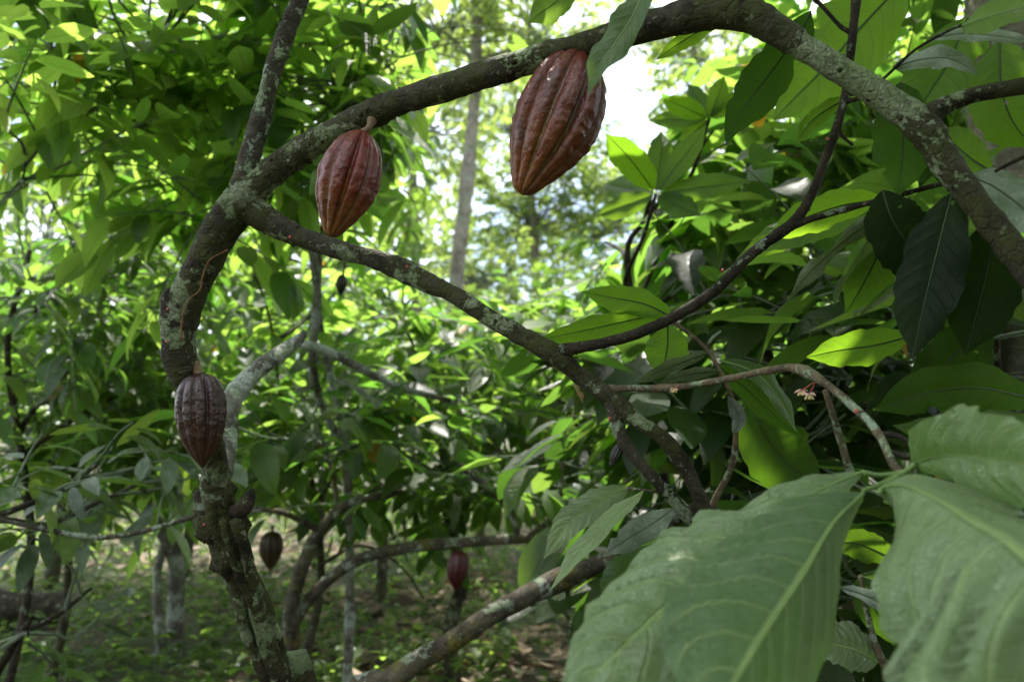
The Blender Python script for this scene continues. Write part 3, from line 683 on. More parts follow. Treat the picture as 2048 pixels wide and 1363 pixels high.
# ---------------------------------------------------------------- hanging dead leaf and flowers on the main tree
def flower(px, py, d, s=1.0, n=5, seed=0, stem=None):
    rnd = random.Random(seed); c = P(px, py, d)
    pr = []; 
    for k in range(n):
        a = k * 2 * math.pi / n + rnd.random() * 0.4
        dv = nrm([math.cos(a), math.sin(a) * 0.8, -0.25 + rnd.uniform(-0.3, 0.3)])
        L = 0.0085 * s
        pr.append(tube([list(c) + [0.0006 * s], list(c + dv * L * 0.5 + np.array([0, 0, 0.001])) + [0.0017 * s], list(c + dv * L) + [0.0004 * s]], n=6, cap=True))
    V, F = join(pr); o = mesh_obj('flower', V, F, M['sepal'], main)
    pr = []
    for k in range(n):
        a = (k + .5) * 2 * math.pi / n
        dv = nrm([math.cos(a) * .7, math.sin(a) * .7, -0.8]); L = 0.005 * s
        pr.append(tube([list(c) + [0.0008 * s], list(c + dv * L * 0.7) + [0.0014 * s], list(c + dv * L * 1.5) + [0.0008 * s]], n=6))
    V, F = join(pr); mesh_obj('petal', V, F, M['petal'], o, org=np.array(main.location))
    if stem:
        rows = [list(P(*q)) + [0.0007] for q in stem] + [list(c) + [0.0008]]
        V, F = tube(rows, n=6, step=0.002); mesh_obj('flower_stem', V, F, M['pink'], o, org=np.array(main.location))
flower(1603, 781, .985, 1.0, seed=1, stem=[(1630, 763, .965), (1622, 768, .975)])
flower(1618, 788, .975, 1.1, seed=2, stem=[(1630, 763, .965), (1626, 775, .97)])
flower(1348, 778, 1.125, 0.8, seed=3, stem=[(1358, 770, 1.13)])
for i, (x, y, d) in enumerate([(580, 474, 1.29), (1219, 836, 1.175), (1712, 822, .872), (1445, 540, 1.12), (814, 533, 1.25), (335, 618, 1.33), (333, 683, 1.33), (408, 1048, 1.40), (1655, 278, 1.09), (526, 1300, 1.5), (498, 1133, 1.45)]):
    V, F = lump(P(x, y, d), 0.0021, i * 2.2, n=6, amp=0.15, stretch=(1, 1, 1.3)); mesh_obj('flower_bud', V, F, M['pink'], main)
hero_leaf([(1146, 766, 1.16), (1156, 785, 1.155), (1166, 806, 1.15)], 9, roll=50, fold=0.7, mat='dead', parent=main, wave=0.3, nL=20, nW=4)

# ---------------------------------------------------------------- big leaves near the camera (parts of the main tree)
HL = [
 # rows, half width, roll, fold, mat, hue, val, bites
 # foreground spray
 dict(rows=[(1725, 943, .76), (1605, 1000, .72), (1382, 1172, .66), (1240, 1300, .61), (1130, 1400, .585)], wm=140, roll=-34, mat='leaf_fore', hue=.2, bites=2, wave=.12, corr=.20, fold=.12, fold_r=-.3, prof=[.02,.08,.20,.40,.66,.92,1,.96,.84,.66,.5,.32,.05]),
 dict(rows=[(1727, 985, .74), (1668, 1045, .68), (1609, 1145, .62), (1530, 1265, .56), (1455, 1390, .51), (1390, 1480, .48)], wm=200, roll=-16, mat='leaf_fore', hue=.3, bites=0, wave=.09, corr=.14, fold=.10, fold_r=-1.2, prof=[.02,.14,.32,.52,.74,.93,1,.95,.8,.6,.4,.25,.04]),
 dict(rows=[(1757, 978, .74), (1800, 970, .70), (1868, 992, .64), (1950, 1038, .58), (2040, 1095, .53), (2190, 1250, .49), (2320, 1420, .46)], wm=330, roll=6, mat='leaf_fore', hue=.25, bites=2, fold_r=-1.15, prof=[.02,.10,.22,.36,.54,.74,.92,1,.9,.7,.45,.25,.04], wave=.13, corr=.17, fold=.10),
 dict(rows=[(1824, 926, .77), (1890, 910, .72), (1970, 915, .67), (2060, 930, .62), (2180, 965, .57)], wm=104, roll=-22, mat='leaf_fore', hue=.2, bites=0, wave=.12, corr=.16, fold=.12),
 dict(rows=[(1727, 990, .78), (1690, 1010, .80), (1650, 1030, .82), (1618, 1060, .83)], wm=24, roll=40, mat='leaf_bright', hue=.2, val=.6),
 # top
 dict(rows=[(1300, -60, .95), (1272, 20, .95), (1232, 85, .96), (1200, 130, .97), (1176, 190, .98)], wm=40, roll=-35, mat='leaf_fore', hue=.4, val=.8, fold=.35, wave=.2),
 dict(rows=[(1150, -35, 1.1), (1110, 5, 1.1), (1075, 30, 1.1), (1056, 46, 1.1)], wm=34, roll=20, mat='leaf', hue=.5, wave=.2),
 dict(rows=[(1450, 38, 1.15), (1400, 62, 1.15), (1350, 92, 1.15), (1311, 120, 1.15)], wm=25, roll=45, mat='leaf_dark', hue=.6, val=1.2, bites=1),
 dict(rows=[(1622, 22, 1.06), (1592, 75, 1.07), (1545, 140, 1.08), (1495, 205, 1.08), (1465, 250, 1.08), (1452, 290, 1.08)], wm=52, roll=22, mat='leaf_dark', hue=.1, val=.9, bites=2),
 dict(rows=[(1812, -40, 1.25), (1730, 45, 1.25), (1650, 135, 1.25), (1580, 205, 1.24), (1548, 240, 1.23)], wm=92, roll=15, mat='leaf_bright', hue=.3, val=1.15, bites=1),
 dict(rows=[(1800, 165, 1.05), (1806, 240, 1.05), (1804, 320, 1.05), (1797, 394, 1.05)], wm=60, roll=10, mat='leaf_dark', hue=.2, val=1.1, bites=1),
 dict(rows=[(2000, 80, 1.1), (2004, 180, 1.1), (2030, 250, 1.1), (2075, 300, 1.1)], wm=66, roll=-15, mat='leaf_dark', hue=.4, val=1.1, bites=2),
 dict(rows=[(1984, 344, 1.0), (1940, 315, 1.02), (1895, 275, 1.05), (1875, 255, 1.06)], wm=42, roll=20, mat='leaf_dark', hue=.5, val=1.3),
 dict(rows=[(1935, 35, 1.2), (1900, 120, 1.2), (1850, 200, 1.2), (1815, 260, 1.2)], wm=72, roll=-10, mat='leaf_dark', hue=.4, val=1.2, bites=1),
 dict(rows=[(1925, 52, .95), (1985, 30, .9), (2060, 12, .86), (2150, 0, .82)], wm=48, roll=48, mat='leaf', hue=.5, val=1.0),
 dict(rows=[(1862, 78, 1.0), (1920, 68, .98), (1990, 72, .95), (2070, 84, .92)], wm=26, roll=55, mat='leaf_silver', hue=.3),
 dict(rows=[(1786, 136, 1.04), (1840, 120, 1.02), (1900, 118, 1.0), (1957, 149, .98)], wm=32, roll=48, mat='leaf_silver', hue=.4),
 dict(rows=[(1932, 352, 1.0), (1985, 372, .97), (2050, 420, .94), (2130, 490, .9)], wm=62, roll=38, mat='leaf_silver', hue=.3),
 dict(rows=[(1780, 430, 1.12), (1760, 500, 1.12), (1725, 570, 1.12), (1690, 627, 1.12)], wm=52, roll=12, mat='leaf_bright', hue=.35, val=1.2),
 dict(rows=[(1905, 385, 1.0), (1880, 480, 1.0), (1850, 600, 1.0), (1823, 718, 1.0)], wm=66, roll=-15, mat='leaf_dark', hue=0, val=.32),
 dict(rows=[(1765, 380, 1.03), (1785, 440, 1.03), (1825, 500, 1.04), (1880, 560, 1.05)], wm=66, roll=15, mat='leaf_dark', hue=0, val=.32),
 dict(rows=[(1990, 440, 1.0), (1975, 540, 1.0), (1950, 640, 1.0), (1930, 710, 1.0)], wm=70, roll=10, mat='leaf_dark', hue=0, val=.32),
 dict(rows=[(2080, 800, .95), (1960, 775, 1.0), (1850, 785, 1.03), (1745, 820, 1.06)], wm=58, roll=25, mat='leaf_dark', hue=.2, val=.75, bites=1),
 dict(rows=[(2100, 840, .92), (1990, 860, .95), (1890, 868, .98), (1785, 850, 1.0)], wm=44, roll=-20, mat='leaf_dark', hue=.6, val=1.0, bites=1),
 dict(rows=[(1980, 620, 1.08), (1920, 700, 1.09), (1850, 760, 1.1), (1800, 790, 1.1)], wm=55, roll=15, mat='leaf_dark', hue=.1, val=.7),
 dict(rows=[(1820, 672, 1.15), (1750, 690, 1.14), (1680, 700, 1.13), (1612, 714, 1.12)], wm=40, roll=22, mat='leaf_bright', hue=.2, val=.95),
 dict(rows=[(1345, 634, 1.2), (1290, 608, 1.2), (1225, 595, 1.2), (1163, 583, 1.2)], wm=32, roll=20, mat='leaf_bright', hue=.2, val=1.0),
 dict(rows=[(1340, 622, 1.22), (1260, 640, 1.22), (1160, 662, 1.22), (1070, 680, 1.22)], wm=30, roll=30, mat='leaf_bright', hue=.2, val=.95),
 dict(rows=[(1335, 650, 1.25), (1335, 690, 1.25), (1330, 720, 1.25), (1325, 755, 1.25)], wm=44, roll=5, mat='leaf_bright', hue=.3, val=1.1),
 dict(rows=[(1822, 394, 1.03), (1760, 432, 1.05), (1690, 480, 1.07), (1620, 545, 1.08), (1562, 618, 1.08)], wm=26, roll=55, mat='leaf_silver', hue=.3, wave=.3),
 dict(rows=[(1765, 398, 1.2), (1680, 412, 1.2), (1600, 440, 1.2), (1530, 480, 1.2)], wm=40, roll=25, mat='leaf_bright', hue=.35, val=1.15),
 dict(rows=[(1755, 420, 1.3), (1660, 440, 1.3), (1560, 475, 1.3), (1470, 520, 1.3)], wm=38, roll=-25, mat='leaf_bright', hue=.2, val=1.0),
 dict(rows=[(1700, 195, 1.15), (1660, 215, 1.15), (1620, 245, 1.15), (1590, 290, 1.15)], wm=22, roll=35, mat='leaf_dark', hue=.5, val=1.2),
 # middle right
 dict(rows=[(1430, 725, 1.2), (1490, 775, 1.2), (1550, 830, 1.2), (1605, 876, 1.2)], wm=34, roll=-45, mat='leaf_dark', hue=.2, val=.9),
 dict(rows=[(1440, 720, 1.18), (1510, 745, 1.18), (1560, 800, 1.18), (1592, 862, 1.18)], wm=30, roll=50, mat='leaf', hue=.2, val=.7),
 dict(rows=[(1500, 800, 1.35), (1530, 870, 1.35), (1580, 930, 1.35), (1650, 975, 1.35)], wm=72, roll=15, mat='leaf_dark', hue=.2, val=.8),
 dict(rows=[(1414, 706, 1.17), (1370, 722, 1.17), (1320, 742, 1.17), (1265, 766, 1.17)], wm=24, roll=52, mat='leaf_silver', hue=.3),
 dict(rows=[(1440, 742, 1.15), (1400, 745, 1.15), (1360, 752, 1.15), (1312, 768, 1.15)], wm=22, roll=52, mat='leaf_silver', hue=.3),
 dict(rows=[(1466, 866, 1.15), (1478, 840, 1.15), (1470, 815, 1.15), (1455, 790, 1.15)], wm=16, roll=20, mat='leaf_silver', hue=.1, val=.5),
 # lower middle
 dict(rows=[(1256, 974, 1.2), (1205, 1000, 1.17), (1140, 1045, 1.15), (1087, 1117, 1.14)], wm=33, roll=-22, mat='leaf_fore', hue=.4, val=.9, corr=.12, vs=1.5),
 dict(rows=[(1286, 982, 1.15), (1230, 1030, 1.12), (1160, 1100, 1.1), (1100, 1180, 1.09)], wm=29, roll=-50, mat='leaf_fore', hue=.5, val=.95),
 dict(rows=[(1348, 1016, 1.2), (1300, 1050, 1.19), (1250, 1080, 1.18), (1205, 1112, 1.18)], wm=34, roll=-35, mat='leaf_silver', hue=.3, bites=1, val=.8),
 dict(rows=[(1292, 1095, 1.3), (1262, 1130, 1.3), (1235, 1165, 1.3), (1205, 1208, 1.3)], wm=40, roll=-12, mat='leaf', hue=.05, val=.75, bites=1, fold=.3),
 # lower right, behind the foreground leaves
 dict(rows=[(1757, 1322, 1.0), (1715, 1300, 1.0), (1670, 1288, 1.0), (1612, 1278, 1.0)], wm=52, roll=-28, mat='leaf_fore', hue=.4, val=.75, corr=.12, vs=1.5),
 dict(rows=[(1718, 1150, 1.0), (1780, 1180, 1.0), (1850, 1245, 1.0), (1905, 1335, 1.0)], wm=44, roll=20, mat='leaf_dark', hue=.3, val=1.0, bites=1),
 dict(rows=[(1790, 1120, 1.05), (1750, 1100, 1.05), (1710, 1085, 1.05), (1660, 1085, 1.05)], wm=34, roll=20, mat='leaf_dark', hue=.4, val=.9),
 dict(rows=[(1720, 1150, 1.05), (1740, 1200, 1.05), (1770, 1250, 1.05), (1790, 1290, 1.05)], wm=36, roll=-10, mat='leaf_dark', hue=.2, val=.7),
 dict(rows=[(1790, 1240, 1.1), (1840, 1300, 1.1), (1900, 1350, 1.1), (1980, 1400, 1.1)], wm=60, roll=10, mat='leaf_dark', hue=.1, val=.7),
 dict(rows=[(1680, 1175, .98), (1730, 1190, .98), (1780, 1220, .98), (1805, 1260, .98)], wm=22, roll=45, mat='leaf_silver', hue=.1, val=.8),
 dict(rows=[(1960, 1130, 1.1), (1990, 1200, 1.1), (1960, 1290, 1.1), (1920, 1360, 1.1)], wm=60, roll=10, mat='leaf_dark', hue=.1, val=.7),
]
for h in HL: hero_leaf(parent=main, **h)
for rows in ([(1350, 645, 1.2, 4), (1412, 696, 1.18, 4), (1445, 752, 1.16, 4), (1466, 800, 1.17, 4), (1472, 860, 1.18, 5), (1464, 930, 1.2, 6), (1430, 1000, 1.22, 7), (1415, 1060, 1.24, 7)], [(1412, 696, 1.18, 3), (1425, 675, 1.18, 3), (1442, 662, 1.18, 2)],
             [(1720, 1150, 1.0, 4), (1735, 1225, 1.0, 6), (1752, 1290, 1.0, 7), (1790, 1370, 1.0, 8)], [(1250, 975, 1.2, 3), (1290, 980, 1.2, 3), (1350, 990, 1.22, 3), (1385, 1030, 1.22, 3), (1398, 1070, 1.23, 3)],
             [(1650, 780, 1.3, 6), (1672, 850, 1.3, 7), (1690, 910, 1.3, 8), (1705, 960, 1.3, 9)]):
    wood('twig', rows, 'bark_twig', n=8, seed=23, rough=0.12, step=0.005)
# ================================================================ other trees and plants
def W(px, py, d): return P(px, py, d)
def G(px, d):
    p = P(px, 860, d); return np.array([p[0], p[1], 0.0])
def TRK(rows, base): return [list(base)[:3] + [rows[0][3] / FPX * rows[0][2] * 1.15]] + px4(rows)

# overhead crown of the nearest tree (above the frame, shades the pods)
random.seed(77)
LV = Leaves(); tw = []
for _ in range(250):
    q = np.array([random.uniform(-1.8, 2.6), random.uniform(1.0, 3.2), random.uniform(2.7, 4.0)])
    if q[2] < 1.35 + q[1] * 0.60 + 0.32: continue
    spray(LV, tw, q, rv() * np.array([1, 1, .4]), 0.4, 8, 0.27, 0.3, 1.0, 0.5, 0.004, check=False)
for _ in range(210):                       # unseen leaves added over and behind the camera to cut flat front light
    q = np.array([random.uniform(-2.4, 2.6), random.uniform(-3.2, 1.1), random.uniform(2.3, 3.6)])
    if q[0] < -.3 and q[1] > -1.6: continue      # gap in these added leaves, lets sky light in from upper left
    if q[2] < 1.35 + q[1] * 0.60 + 0.45: continue
    spray(LV, tw, q, rv() * np.array([1, 1, .4]), 0.4, 8, 0.27, 0.3, 1.0, 0.5, 0.004, check=False)
for _ in range(60):                       # unseen dense leaves added above the foreground spray to block sun patches
    q = np.array([random.uniform(0.1, 1.8), random.uniform(0.5, 1.9), random.uniform(1.9, 2.9)])
    if q[2] < 1.35 + q[1] * 0.60 + 0.42: continue
    spray(LV, tw, q, rv() * np.array([1, 1, .4]), 0.35, 8, 0.25, 0.3, 1.0, 0.5, 0.004, check=False)
for _ in range(90):  # unseen leaves added right of the camera to block side light
    q = np.array([random.uniform(1.3, 2.6), random.uniform(-1.5, 0.9), random.uniform(0.5, 2.6)])
    if q[0] < .75 * q[1] + .9: continue
    spray(LV, tw, q, rv() * np.array([1, 1, .4]), 0.4, 8, 0.27, 0.3, 1.0, 0.5, 0.004, check=False)
V, F, uv, uv2 = LV.arrays(6, 1)
mesh_obj('crown', V, [F], M['leaf_bg'], main, uv, uv2)  # overhead crown together with the added light-blocking leaves out of view

CT = 'cocoa trees in the plantation'
def cocoa(label, px, d, rows, blobs, seed, name='cocoa_tree', limbs=None, cat='tree', grp=CT, **kw):
    b = G(px, d)
    tr = TRK(rows, b)
    k_ = 1.6 if d > 2.8 else 1.15
    bl = [(W(x, y, dd), r, int(n * k_)) for (x, y, dd, r, n) in blobs]
    kw['size'] = kw['size'] * (.86 if d > 2.8 else .95)
    lm = [px4(l) for l in (limbs or [])]
    return tree(name, label, cat, b, tr, bl, seed, group=grp, limbs=lm, **kw)
# --- left
cocoa('left cocoa tree with bright green whorls of leaves filling the top left of the photo', -60, 3.0, [(-160, 1200, 3.0, 14), (-120, 800, 3.0, 12), (-40, 450, 3.0, 9), (100, 250, 3.0, 7)],
      [(140, 110, 2.9, (.42, .35, .28), 20), (330, 60, 2.9, (.35, .3, .25), 14), (60, 330, 2.7, (.35, .3, .3), 12), (330, 250, 3.1, (.42, .3, .25), 17), (560, 180, 3.2, (.35, .3, .28), 12)], 101, size=.21, hue=.65, val=1.35, bark='bark_pale', lr_=.5)
cocoa('cocoa tree behind the trunk fork, bright whorls showing between the upright and upper limbs', 700, 3.4, [(700, 1200, 3.4, 9), (690, 900, 3.4, 8), (640, 650, 3.3, 7), (640, 480, 3.3, 6)],
      [(700, 150, 3.1, (.42, .3, .3), 26), (620, 40, 3.2, (.35, .3, .2), 14), (790, 330, 3.3, (.3, .3, .3), 16), (470, 380, 3.0, (.35, .25, .2), 12), (800, 60, 3.4, (.25, .25, .2), 10)], 102, size=.25, hue=.5, val=1.2, bark='bark_white',
      limbs=[[(690, 900, 3.4, 8), (640, 800, 3.2, 8), (625, 700, 3.0, 9), (635, 590, 2.9, 9), (620, 480, 2.9, 7)], [(600, 688, 2.7, 9), (650, 700, 2.75, 9), (720, 735, 2.8, 8), (800, 775, 2.9, 7), (900, 800, 3.0, 5)]])
cocoa('bushy dark cocoa tree at the left edge of the photo, halfway up', 40, 3.8, [(60, 1150, 3.8, 8), (50, 950, 3.8, 7), (15, 700, 3.8, 6), (60, 500, 3.8, 5)],
      [(80, 560, 3.7, (.5, .4, .4), 24), (260, 520, 4.0, (.45, .4, .4), 24), (120, 760, 4.0, (.5, .4, .35), 22), (280, 780, 4.2, (.4, .4, .3), 18)], 103, size=.20, hue=.25, val=.95, bark='bark_dark')
cocoa('twin pale lichened trunks of a cocoa tree standing on the grass at lower left', 335, 5.0, [(345, 1345, 4.9, 18), (352, 1200, 4.9, 16), (352, 1120, 4.9, 17), (325, 1060, 4.9, 15), (285, 1000, 4.9, 11), (270, 900, 4.9, 8)],
      [(230, 620, 5.0, (.7, .5, .5), 34), (430, 640, 5.2, (.5, .5, .5), 26), (100, 420, 5.4, (.6, .5, .5), 26), (330, 860, 5.0, (.5, .4, .25), 16)], 104, size=.24, hue=.3, val=1.0, bark='bark_white',
      limbs=[[(325, 1360, 4.7, 8), (318, 1250, 4.7, 8), (315, 1150, 4.8, 8), (330, 1080, 4.9, 9)]])
cocoa('low leafy cocoa seedling with grey green leaves in the bottom left corner', -30, 2.3, [(-30, 1420, 2.3, 10), (20, 1300, 2.25, 8), (60, 1240, 2.2, 5)],
      [(60, 1270, 2.2, (.22, .2, .10), 6), (170, 1180, 2.4, (.2, .2, .1), 5)], 105, size=.17, hue=.05, val=1.0, bark='bark_dark', leaf='leaf_grey', nleaf=4, sl=.22, name='cocoa_seedling', cat='seedling', grp=None)
cocoa('cocoa tree whose thin drooping dusty branch crosses at left below the wine red pod', -150, 2.2, [(-160, 1300, 2.3, 30), (-150, 1150, 2.3, 24), (-80, 1010, 2.2, 12)],
      [(40, 990, 2.3, (.20, .2, .08), 5), (200, 930, 2.5, (.25, .2, .07), 7), (150, 1050, 2.4, (.15, .2, .05), 3), (310, 960, 2.5, (.12, .15, .05), 4)], 106, size=.17, hue=.3, val=1.0, leaf='leaf_grey', nleaf=5, sl=.25, bark='bark_pale',
      limbs=[[(-80, 1020, 2.2, 8), (0, 1038, 2.15, 5), (100, 1060, 2.1, 5), (200, 1075, 2.05, 5), (300, 1058, 2.0, 5), (395, 1030, 2.0, 5)]])
cocoa('yellow mossed cocoa tree right of the main trunk, carrying the small purple pod', 592, 3.3, [(580, 1370, 3.3, 20), (582, 1290, 3.25, 18), (585, 1200, 3.2, 15), (610, 1120, 3.2, 13), (640, 1060, 3.2, 11), (700, 1005, 3.2, 9), (790, 985, 3.2, 7)],
      [(640, 880, 3.3, (.35, .3, .25), 14), (800, 960, 3.3, (.3, .25, .15), 9), (950, 960, 3.3, (.4, .3, .15), 12), (1100, 990, 3.4, (.3, .3, .2), 10)], 107, size=.24, hue=.12, val=.9, bark='bark_yellow', nleaf=6,
      limbs=[[(590, 1240, 3.25, 14), (620, 1195, 3.22, 12), (680, 1140, 3.2, 11), (750, 1107, 3.2, 11), (850, 1090, 3.2, 11), (950, 1082, 3.2, 10), (1050, 1076, 3.2, 9), (1160, 1072, 3.25, 6), (1230, 1080, 3.3, 5)],
             [(1050, 1076, 3.2, 6), (1100, 1040, 3.2, 6), (1120, 980, 3.2, 5), (1130, 900, 3.2, 4), (1150, 820, 3.2, 3)], [(1035, 1070, 3.2, 6), (1020, 1020, 3.2, 6), (970, 975, 3.2, 6), (920, 930, 3.2, 5)], [(1055, 1085, 3.2, 5), (1085, 1130, 3.2, 4), (1110, 1170, 3.2, 3)],
             [(640, 1060, 3.2, 8), (600, 1040, 3.15, 7), (560, 1022, 3.1, 6), (500, 1018, 3.1, 5)]])
e = pod('small dark purple cocoa pod hanging from the thin mossy branch at bottom centre', (921, 1100, 3.2), (910, 1180, 3.18), 21, 'pod_small', seed=9, stalk=[(919, 1088, 3.2), (920, 1094, 3.2)], sr=2.5, prof='round', bump=.01, n=60, m=40)
# --- the yellow-grey diagonal limb of a fallen-over cocoa tree
cocoa('leaning cocoa tree at bottom centre, thick grey and yellow limb rising to the right', 700, 2.0, [(700, 1420, 2.05, 24), (770, 1365, 2.05, 23), (830, 1325, 2.06, 22), (900, 1285, 2.08, 21), (980, 1230, 2.1, 20), (1060, 1187, 2.12, 20), (1140, 1148, 2.15, 19), (1200, 1125, 2.17, 17), (1300, 1065, 2.2, 14), (1420, 1005, 2.25, 12), (1560, 985, 2.3, 11), (1700, 990, 2.35, 9)],
      [(1130, 1230, 2.4, (.12, .15, .08), 2), (1480, 880, 2.5, (.3, .3, .2), 9), (1620, 1000, 2.4, (.3, .2, .2), 9), (1330, 930, 2.6, (.25, .25, .15), 6)], 108, size=.26, hue=.1, val=.75, bark='bark_yellow', nleaf=5)
cocoa('slender mossy cocoa trunk standing behind the small purple pod', 905, 4.2, [(905, 1360, 4.1, 18), (900, 1250, 4.1, 15), (925, 1160, 4.1, 14), (900, 1050, 4.2, 11), (880, 950, 4.2, 9)],
      [(780, 880, 4.2, (.5, .4, .3), 18), (960, 840, 4.3, (.5, .4, .3), 18), (880, 700, 4.4, (.5, .4, .3), 20)], 109, size=.25, hue=.3, val=.95, bark='bark_trunk', nleaf=6)
cocoa('thin stemmed cocoa tree far back between the two lower trunks', 760, 6.0, [(760, 1200, 6, 12), (765, 1050, 6, 10), (740, 900, 6, 8)],
      [(650, 760, 5.8, (.7, .5, .4), 26), (820, 700, 6.2, (.6, .5, .4), 24), (980, 760, 6.4, (.7, .5, .4), 26)], 110, size=.25, hue=.5, val=1.1)
# --- right
splay = cocoa('cocoa tree with splayed palm like whorls of bright leaves right of the largest pod', 1300, 2.7, [(1350, 1350, 2.9, 14), (1330, 1000, 2.8, 11), (1270, 640, 2.7, 7), (1255, 500, 2.7, 6), (1290, 440, 2.7, 5)],
      [(1300, 370, 2.6, (.20, .2, .10), 5), (1420, 260, 2.9, (.16, .2, .10), 4), (1450, 420, 2.8, (.35, .3, .2), 14), (1200, 480, 3.0, (.25, .3, .2), 8), (1380, 560, 2.9, (.35, .3, .2), 14), (1560, 330, 3.0, (.3, .3, .25), 12)], 111, size=.27, hue=.25, val=1.1, nleaf=7, sl=.2, bark='bark_dark')
for cx, cy, cd_, tips in ((1312, 388, 2.05, [(1212, 268, 34, .9), (1322, 262, 30, 1), (1412, 252, 27, 1), (1205, 368, 30, 1.1), (1500, 362, 28, 1), (1195, 430, 26, 1), (1400, 430, 28, 1)]),
                          (1418, 238, 2.3, [(1322, 196, 23, 1), (1376, 168, 20, 1), (1448, 152, 22, 1), (1296, 240, 20, 1), (1490, 185, 20, 1), (1360, 290, 22, 1)])):
    for k, (tx, ty, wm_, dz) in enumerate(tips):
        dx, dy = tx - cx, ty - cy; d2 = cd_ * dz + (.12 if k % 2 else -.08)
        hero_leaf([(cx + dx * .06, cy + dy * .06, cd_), (cx + dx * .35 - dy * .02, cy + dy * .38, (cd_ * 2 + d2) / 3), (cx + dx * .7 - dy * .03, cy + dy * .72, (cd_ + d2 * 2) / 3), (tx, ty, d2)], wm_, roll=(18, -22, 25, -30)[k % 4], fold=.25,
                  mat='leaf_bright', parent=splay, hue=.15 + .1 * (k % 3), val=.95, nL=24, nW=5, seed=900 + k)
    V, F = tube(px4([(cx, cy, cd_, 3.5), (cx - 25, cy + 85, cd_ + .03, 4), (cx - 62, cy + 175, cd_ + .2, 4.5), (1262, 640, 2.6, 5)]), n=8, step=.02, rough=.1); mesh_obj('twig', V, F, M['bark_dark'], splay)
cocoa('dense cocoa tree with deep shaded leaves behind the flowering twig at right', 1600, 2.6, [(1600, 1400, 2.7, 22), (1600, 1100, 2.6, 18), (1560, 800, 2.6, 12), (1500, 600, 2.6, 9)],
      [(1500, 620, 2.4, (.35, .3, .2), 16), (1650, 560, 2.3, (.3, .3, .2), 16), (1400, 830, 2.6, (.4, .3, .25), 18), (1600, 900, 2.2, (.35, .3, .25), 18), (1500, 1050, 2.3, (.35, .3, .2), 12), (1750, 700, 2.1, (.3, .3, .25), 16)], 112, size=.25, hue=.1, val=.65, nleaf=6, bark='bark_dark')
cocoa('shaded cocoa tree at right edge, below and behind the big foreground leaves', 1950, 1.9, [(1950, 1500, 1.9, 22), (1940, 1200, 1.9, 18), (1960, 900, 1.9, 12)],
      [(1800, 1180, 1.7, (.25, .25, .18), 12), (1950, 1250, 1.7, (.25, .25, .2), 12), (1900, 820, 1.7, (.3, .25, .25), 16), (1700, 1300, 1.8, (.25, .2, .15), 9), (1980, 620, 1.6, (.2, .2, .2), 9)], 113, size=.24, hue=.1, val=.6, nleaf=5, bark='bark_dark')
cocoa('tall cocoa tree behind the arching limb, sunlit leaves filling the top right corner', 1700, 3.4, [(1700, 1350, 3.5, 20), (1720, 900, 3.4, 16), (1740, 500, 3.3, 11), (1760, 250, 3.2, 8)],
      [(1600, 330, 3.4, (.4, .35, .3), 20), (1800, 150, 3.3, (.45, .35, .35), 26), (1950, 60, 3.2, (.35, .3, .3), 16), (1700, 30, 3.5, (.4, .3, .3), 16), (1900, 350, 3.3, (.4, .3, .3), 18), (1480, 480, 3.6, (.4, .3, .3), 16)], 114, size=.25, hue=.4, val=1.1, nleaf=7)
cocoa('low spreading cocoa tree at centre right, midway back, below the lower limb', 1200, 4.6, [(1220, 1250, 4.6, 14), (1180, 1050, 4.6, 12), (1150, 850, 4.6, 8)],
      [(1080, 780, 4.4, (.5, .4, .25), 22), (1250, 860, 4.6, (.6, .4, .3), 24), (1150, 640, 4.8, (.45, .4, .25), 16), (1400, 700, 4.6, (.6, .4, .35), 22)], 115, size=.27, hue=.45, val=1.1, nleaf=6)
cocoa('bushy low cocoa tree with fresh leaves between left edge and the pale twin trunks', 130, 4.4, [(130, 1230, 4.4, 8), (140, 1050, 4.4, 7), (150, 900, 4.4, 5)],
      [(60, 900, 4.3, (.5, .35, .18), 14), (230, 880, 4.4, (.45, .35, .2), 14), (180, 700, 4.4, (.5, .35, .3), 16), (130, 985, 4.3, (.4, .35, .10), 8)], 116, size=.22, hue=.5, val=1.2, nleaf=7)
cocoa('bushy low cocoa tree whose fresh leaves show just right of the wine red pod', 600, 4.0, [(640, 1180, 4.0, 8), (630, 1000, 4.0, 6), (600, 860, 4.0, 5)],
      [(560, 860, 3.9, (.4, .35, .25), 14), (720, 820, 4.0, (.4, .35, .25), 14), (640, 620, 4.2, (.4, .35, .25), 14), (780, 620, 4.2, (.4, .3, .25), 12), (500, 950, 3.9, (.3, .3, .10), 7), (780, 985, 3.9, (.35, .3, .12), 8)], 117, size=.22, hue=.5, val=1.2, nleaf=7,
      limbs=[[(640, 1000, 3.9, 5), (700, 900, 3.8, 4), (790, 850, 3.7, 3), (860, 800, 3.7, 2)], [(600, 900, 3.9, 4), (560, 780, 3.8, 3), (540, 640, 3.8, 3), (500, 520, 3.8, 2)], [(640, 1130, 4.0, 4), (720, 1090, 3.9, 3), (800, 1130, 3.8, 2), (850, 1200, 3.8, 2)], [(630, 1050, 4.0, 4), (540, 990, 3.9, 3), (470, 1000, 3.9, 2), (400, 940, 3.9, 2)], [(635, 1080, 4, 4), (700, 1000, 4, 3), (820, 960, 3.9, 3), (1000, 900, 3.9, 2)]])
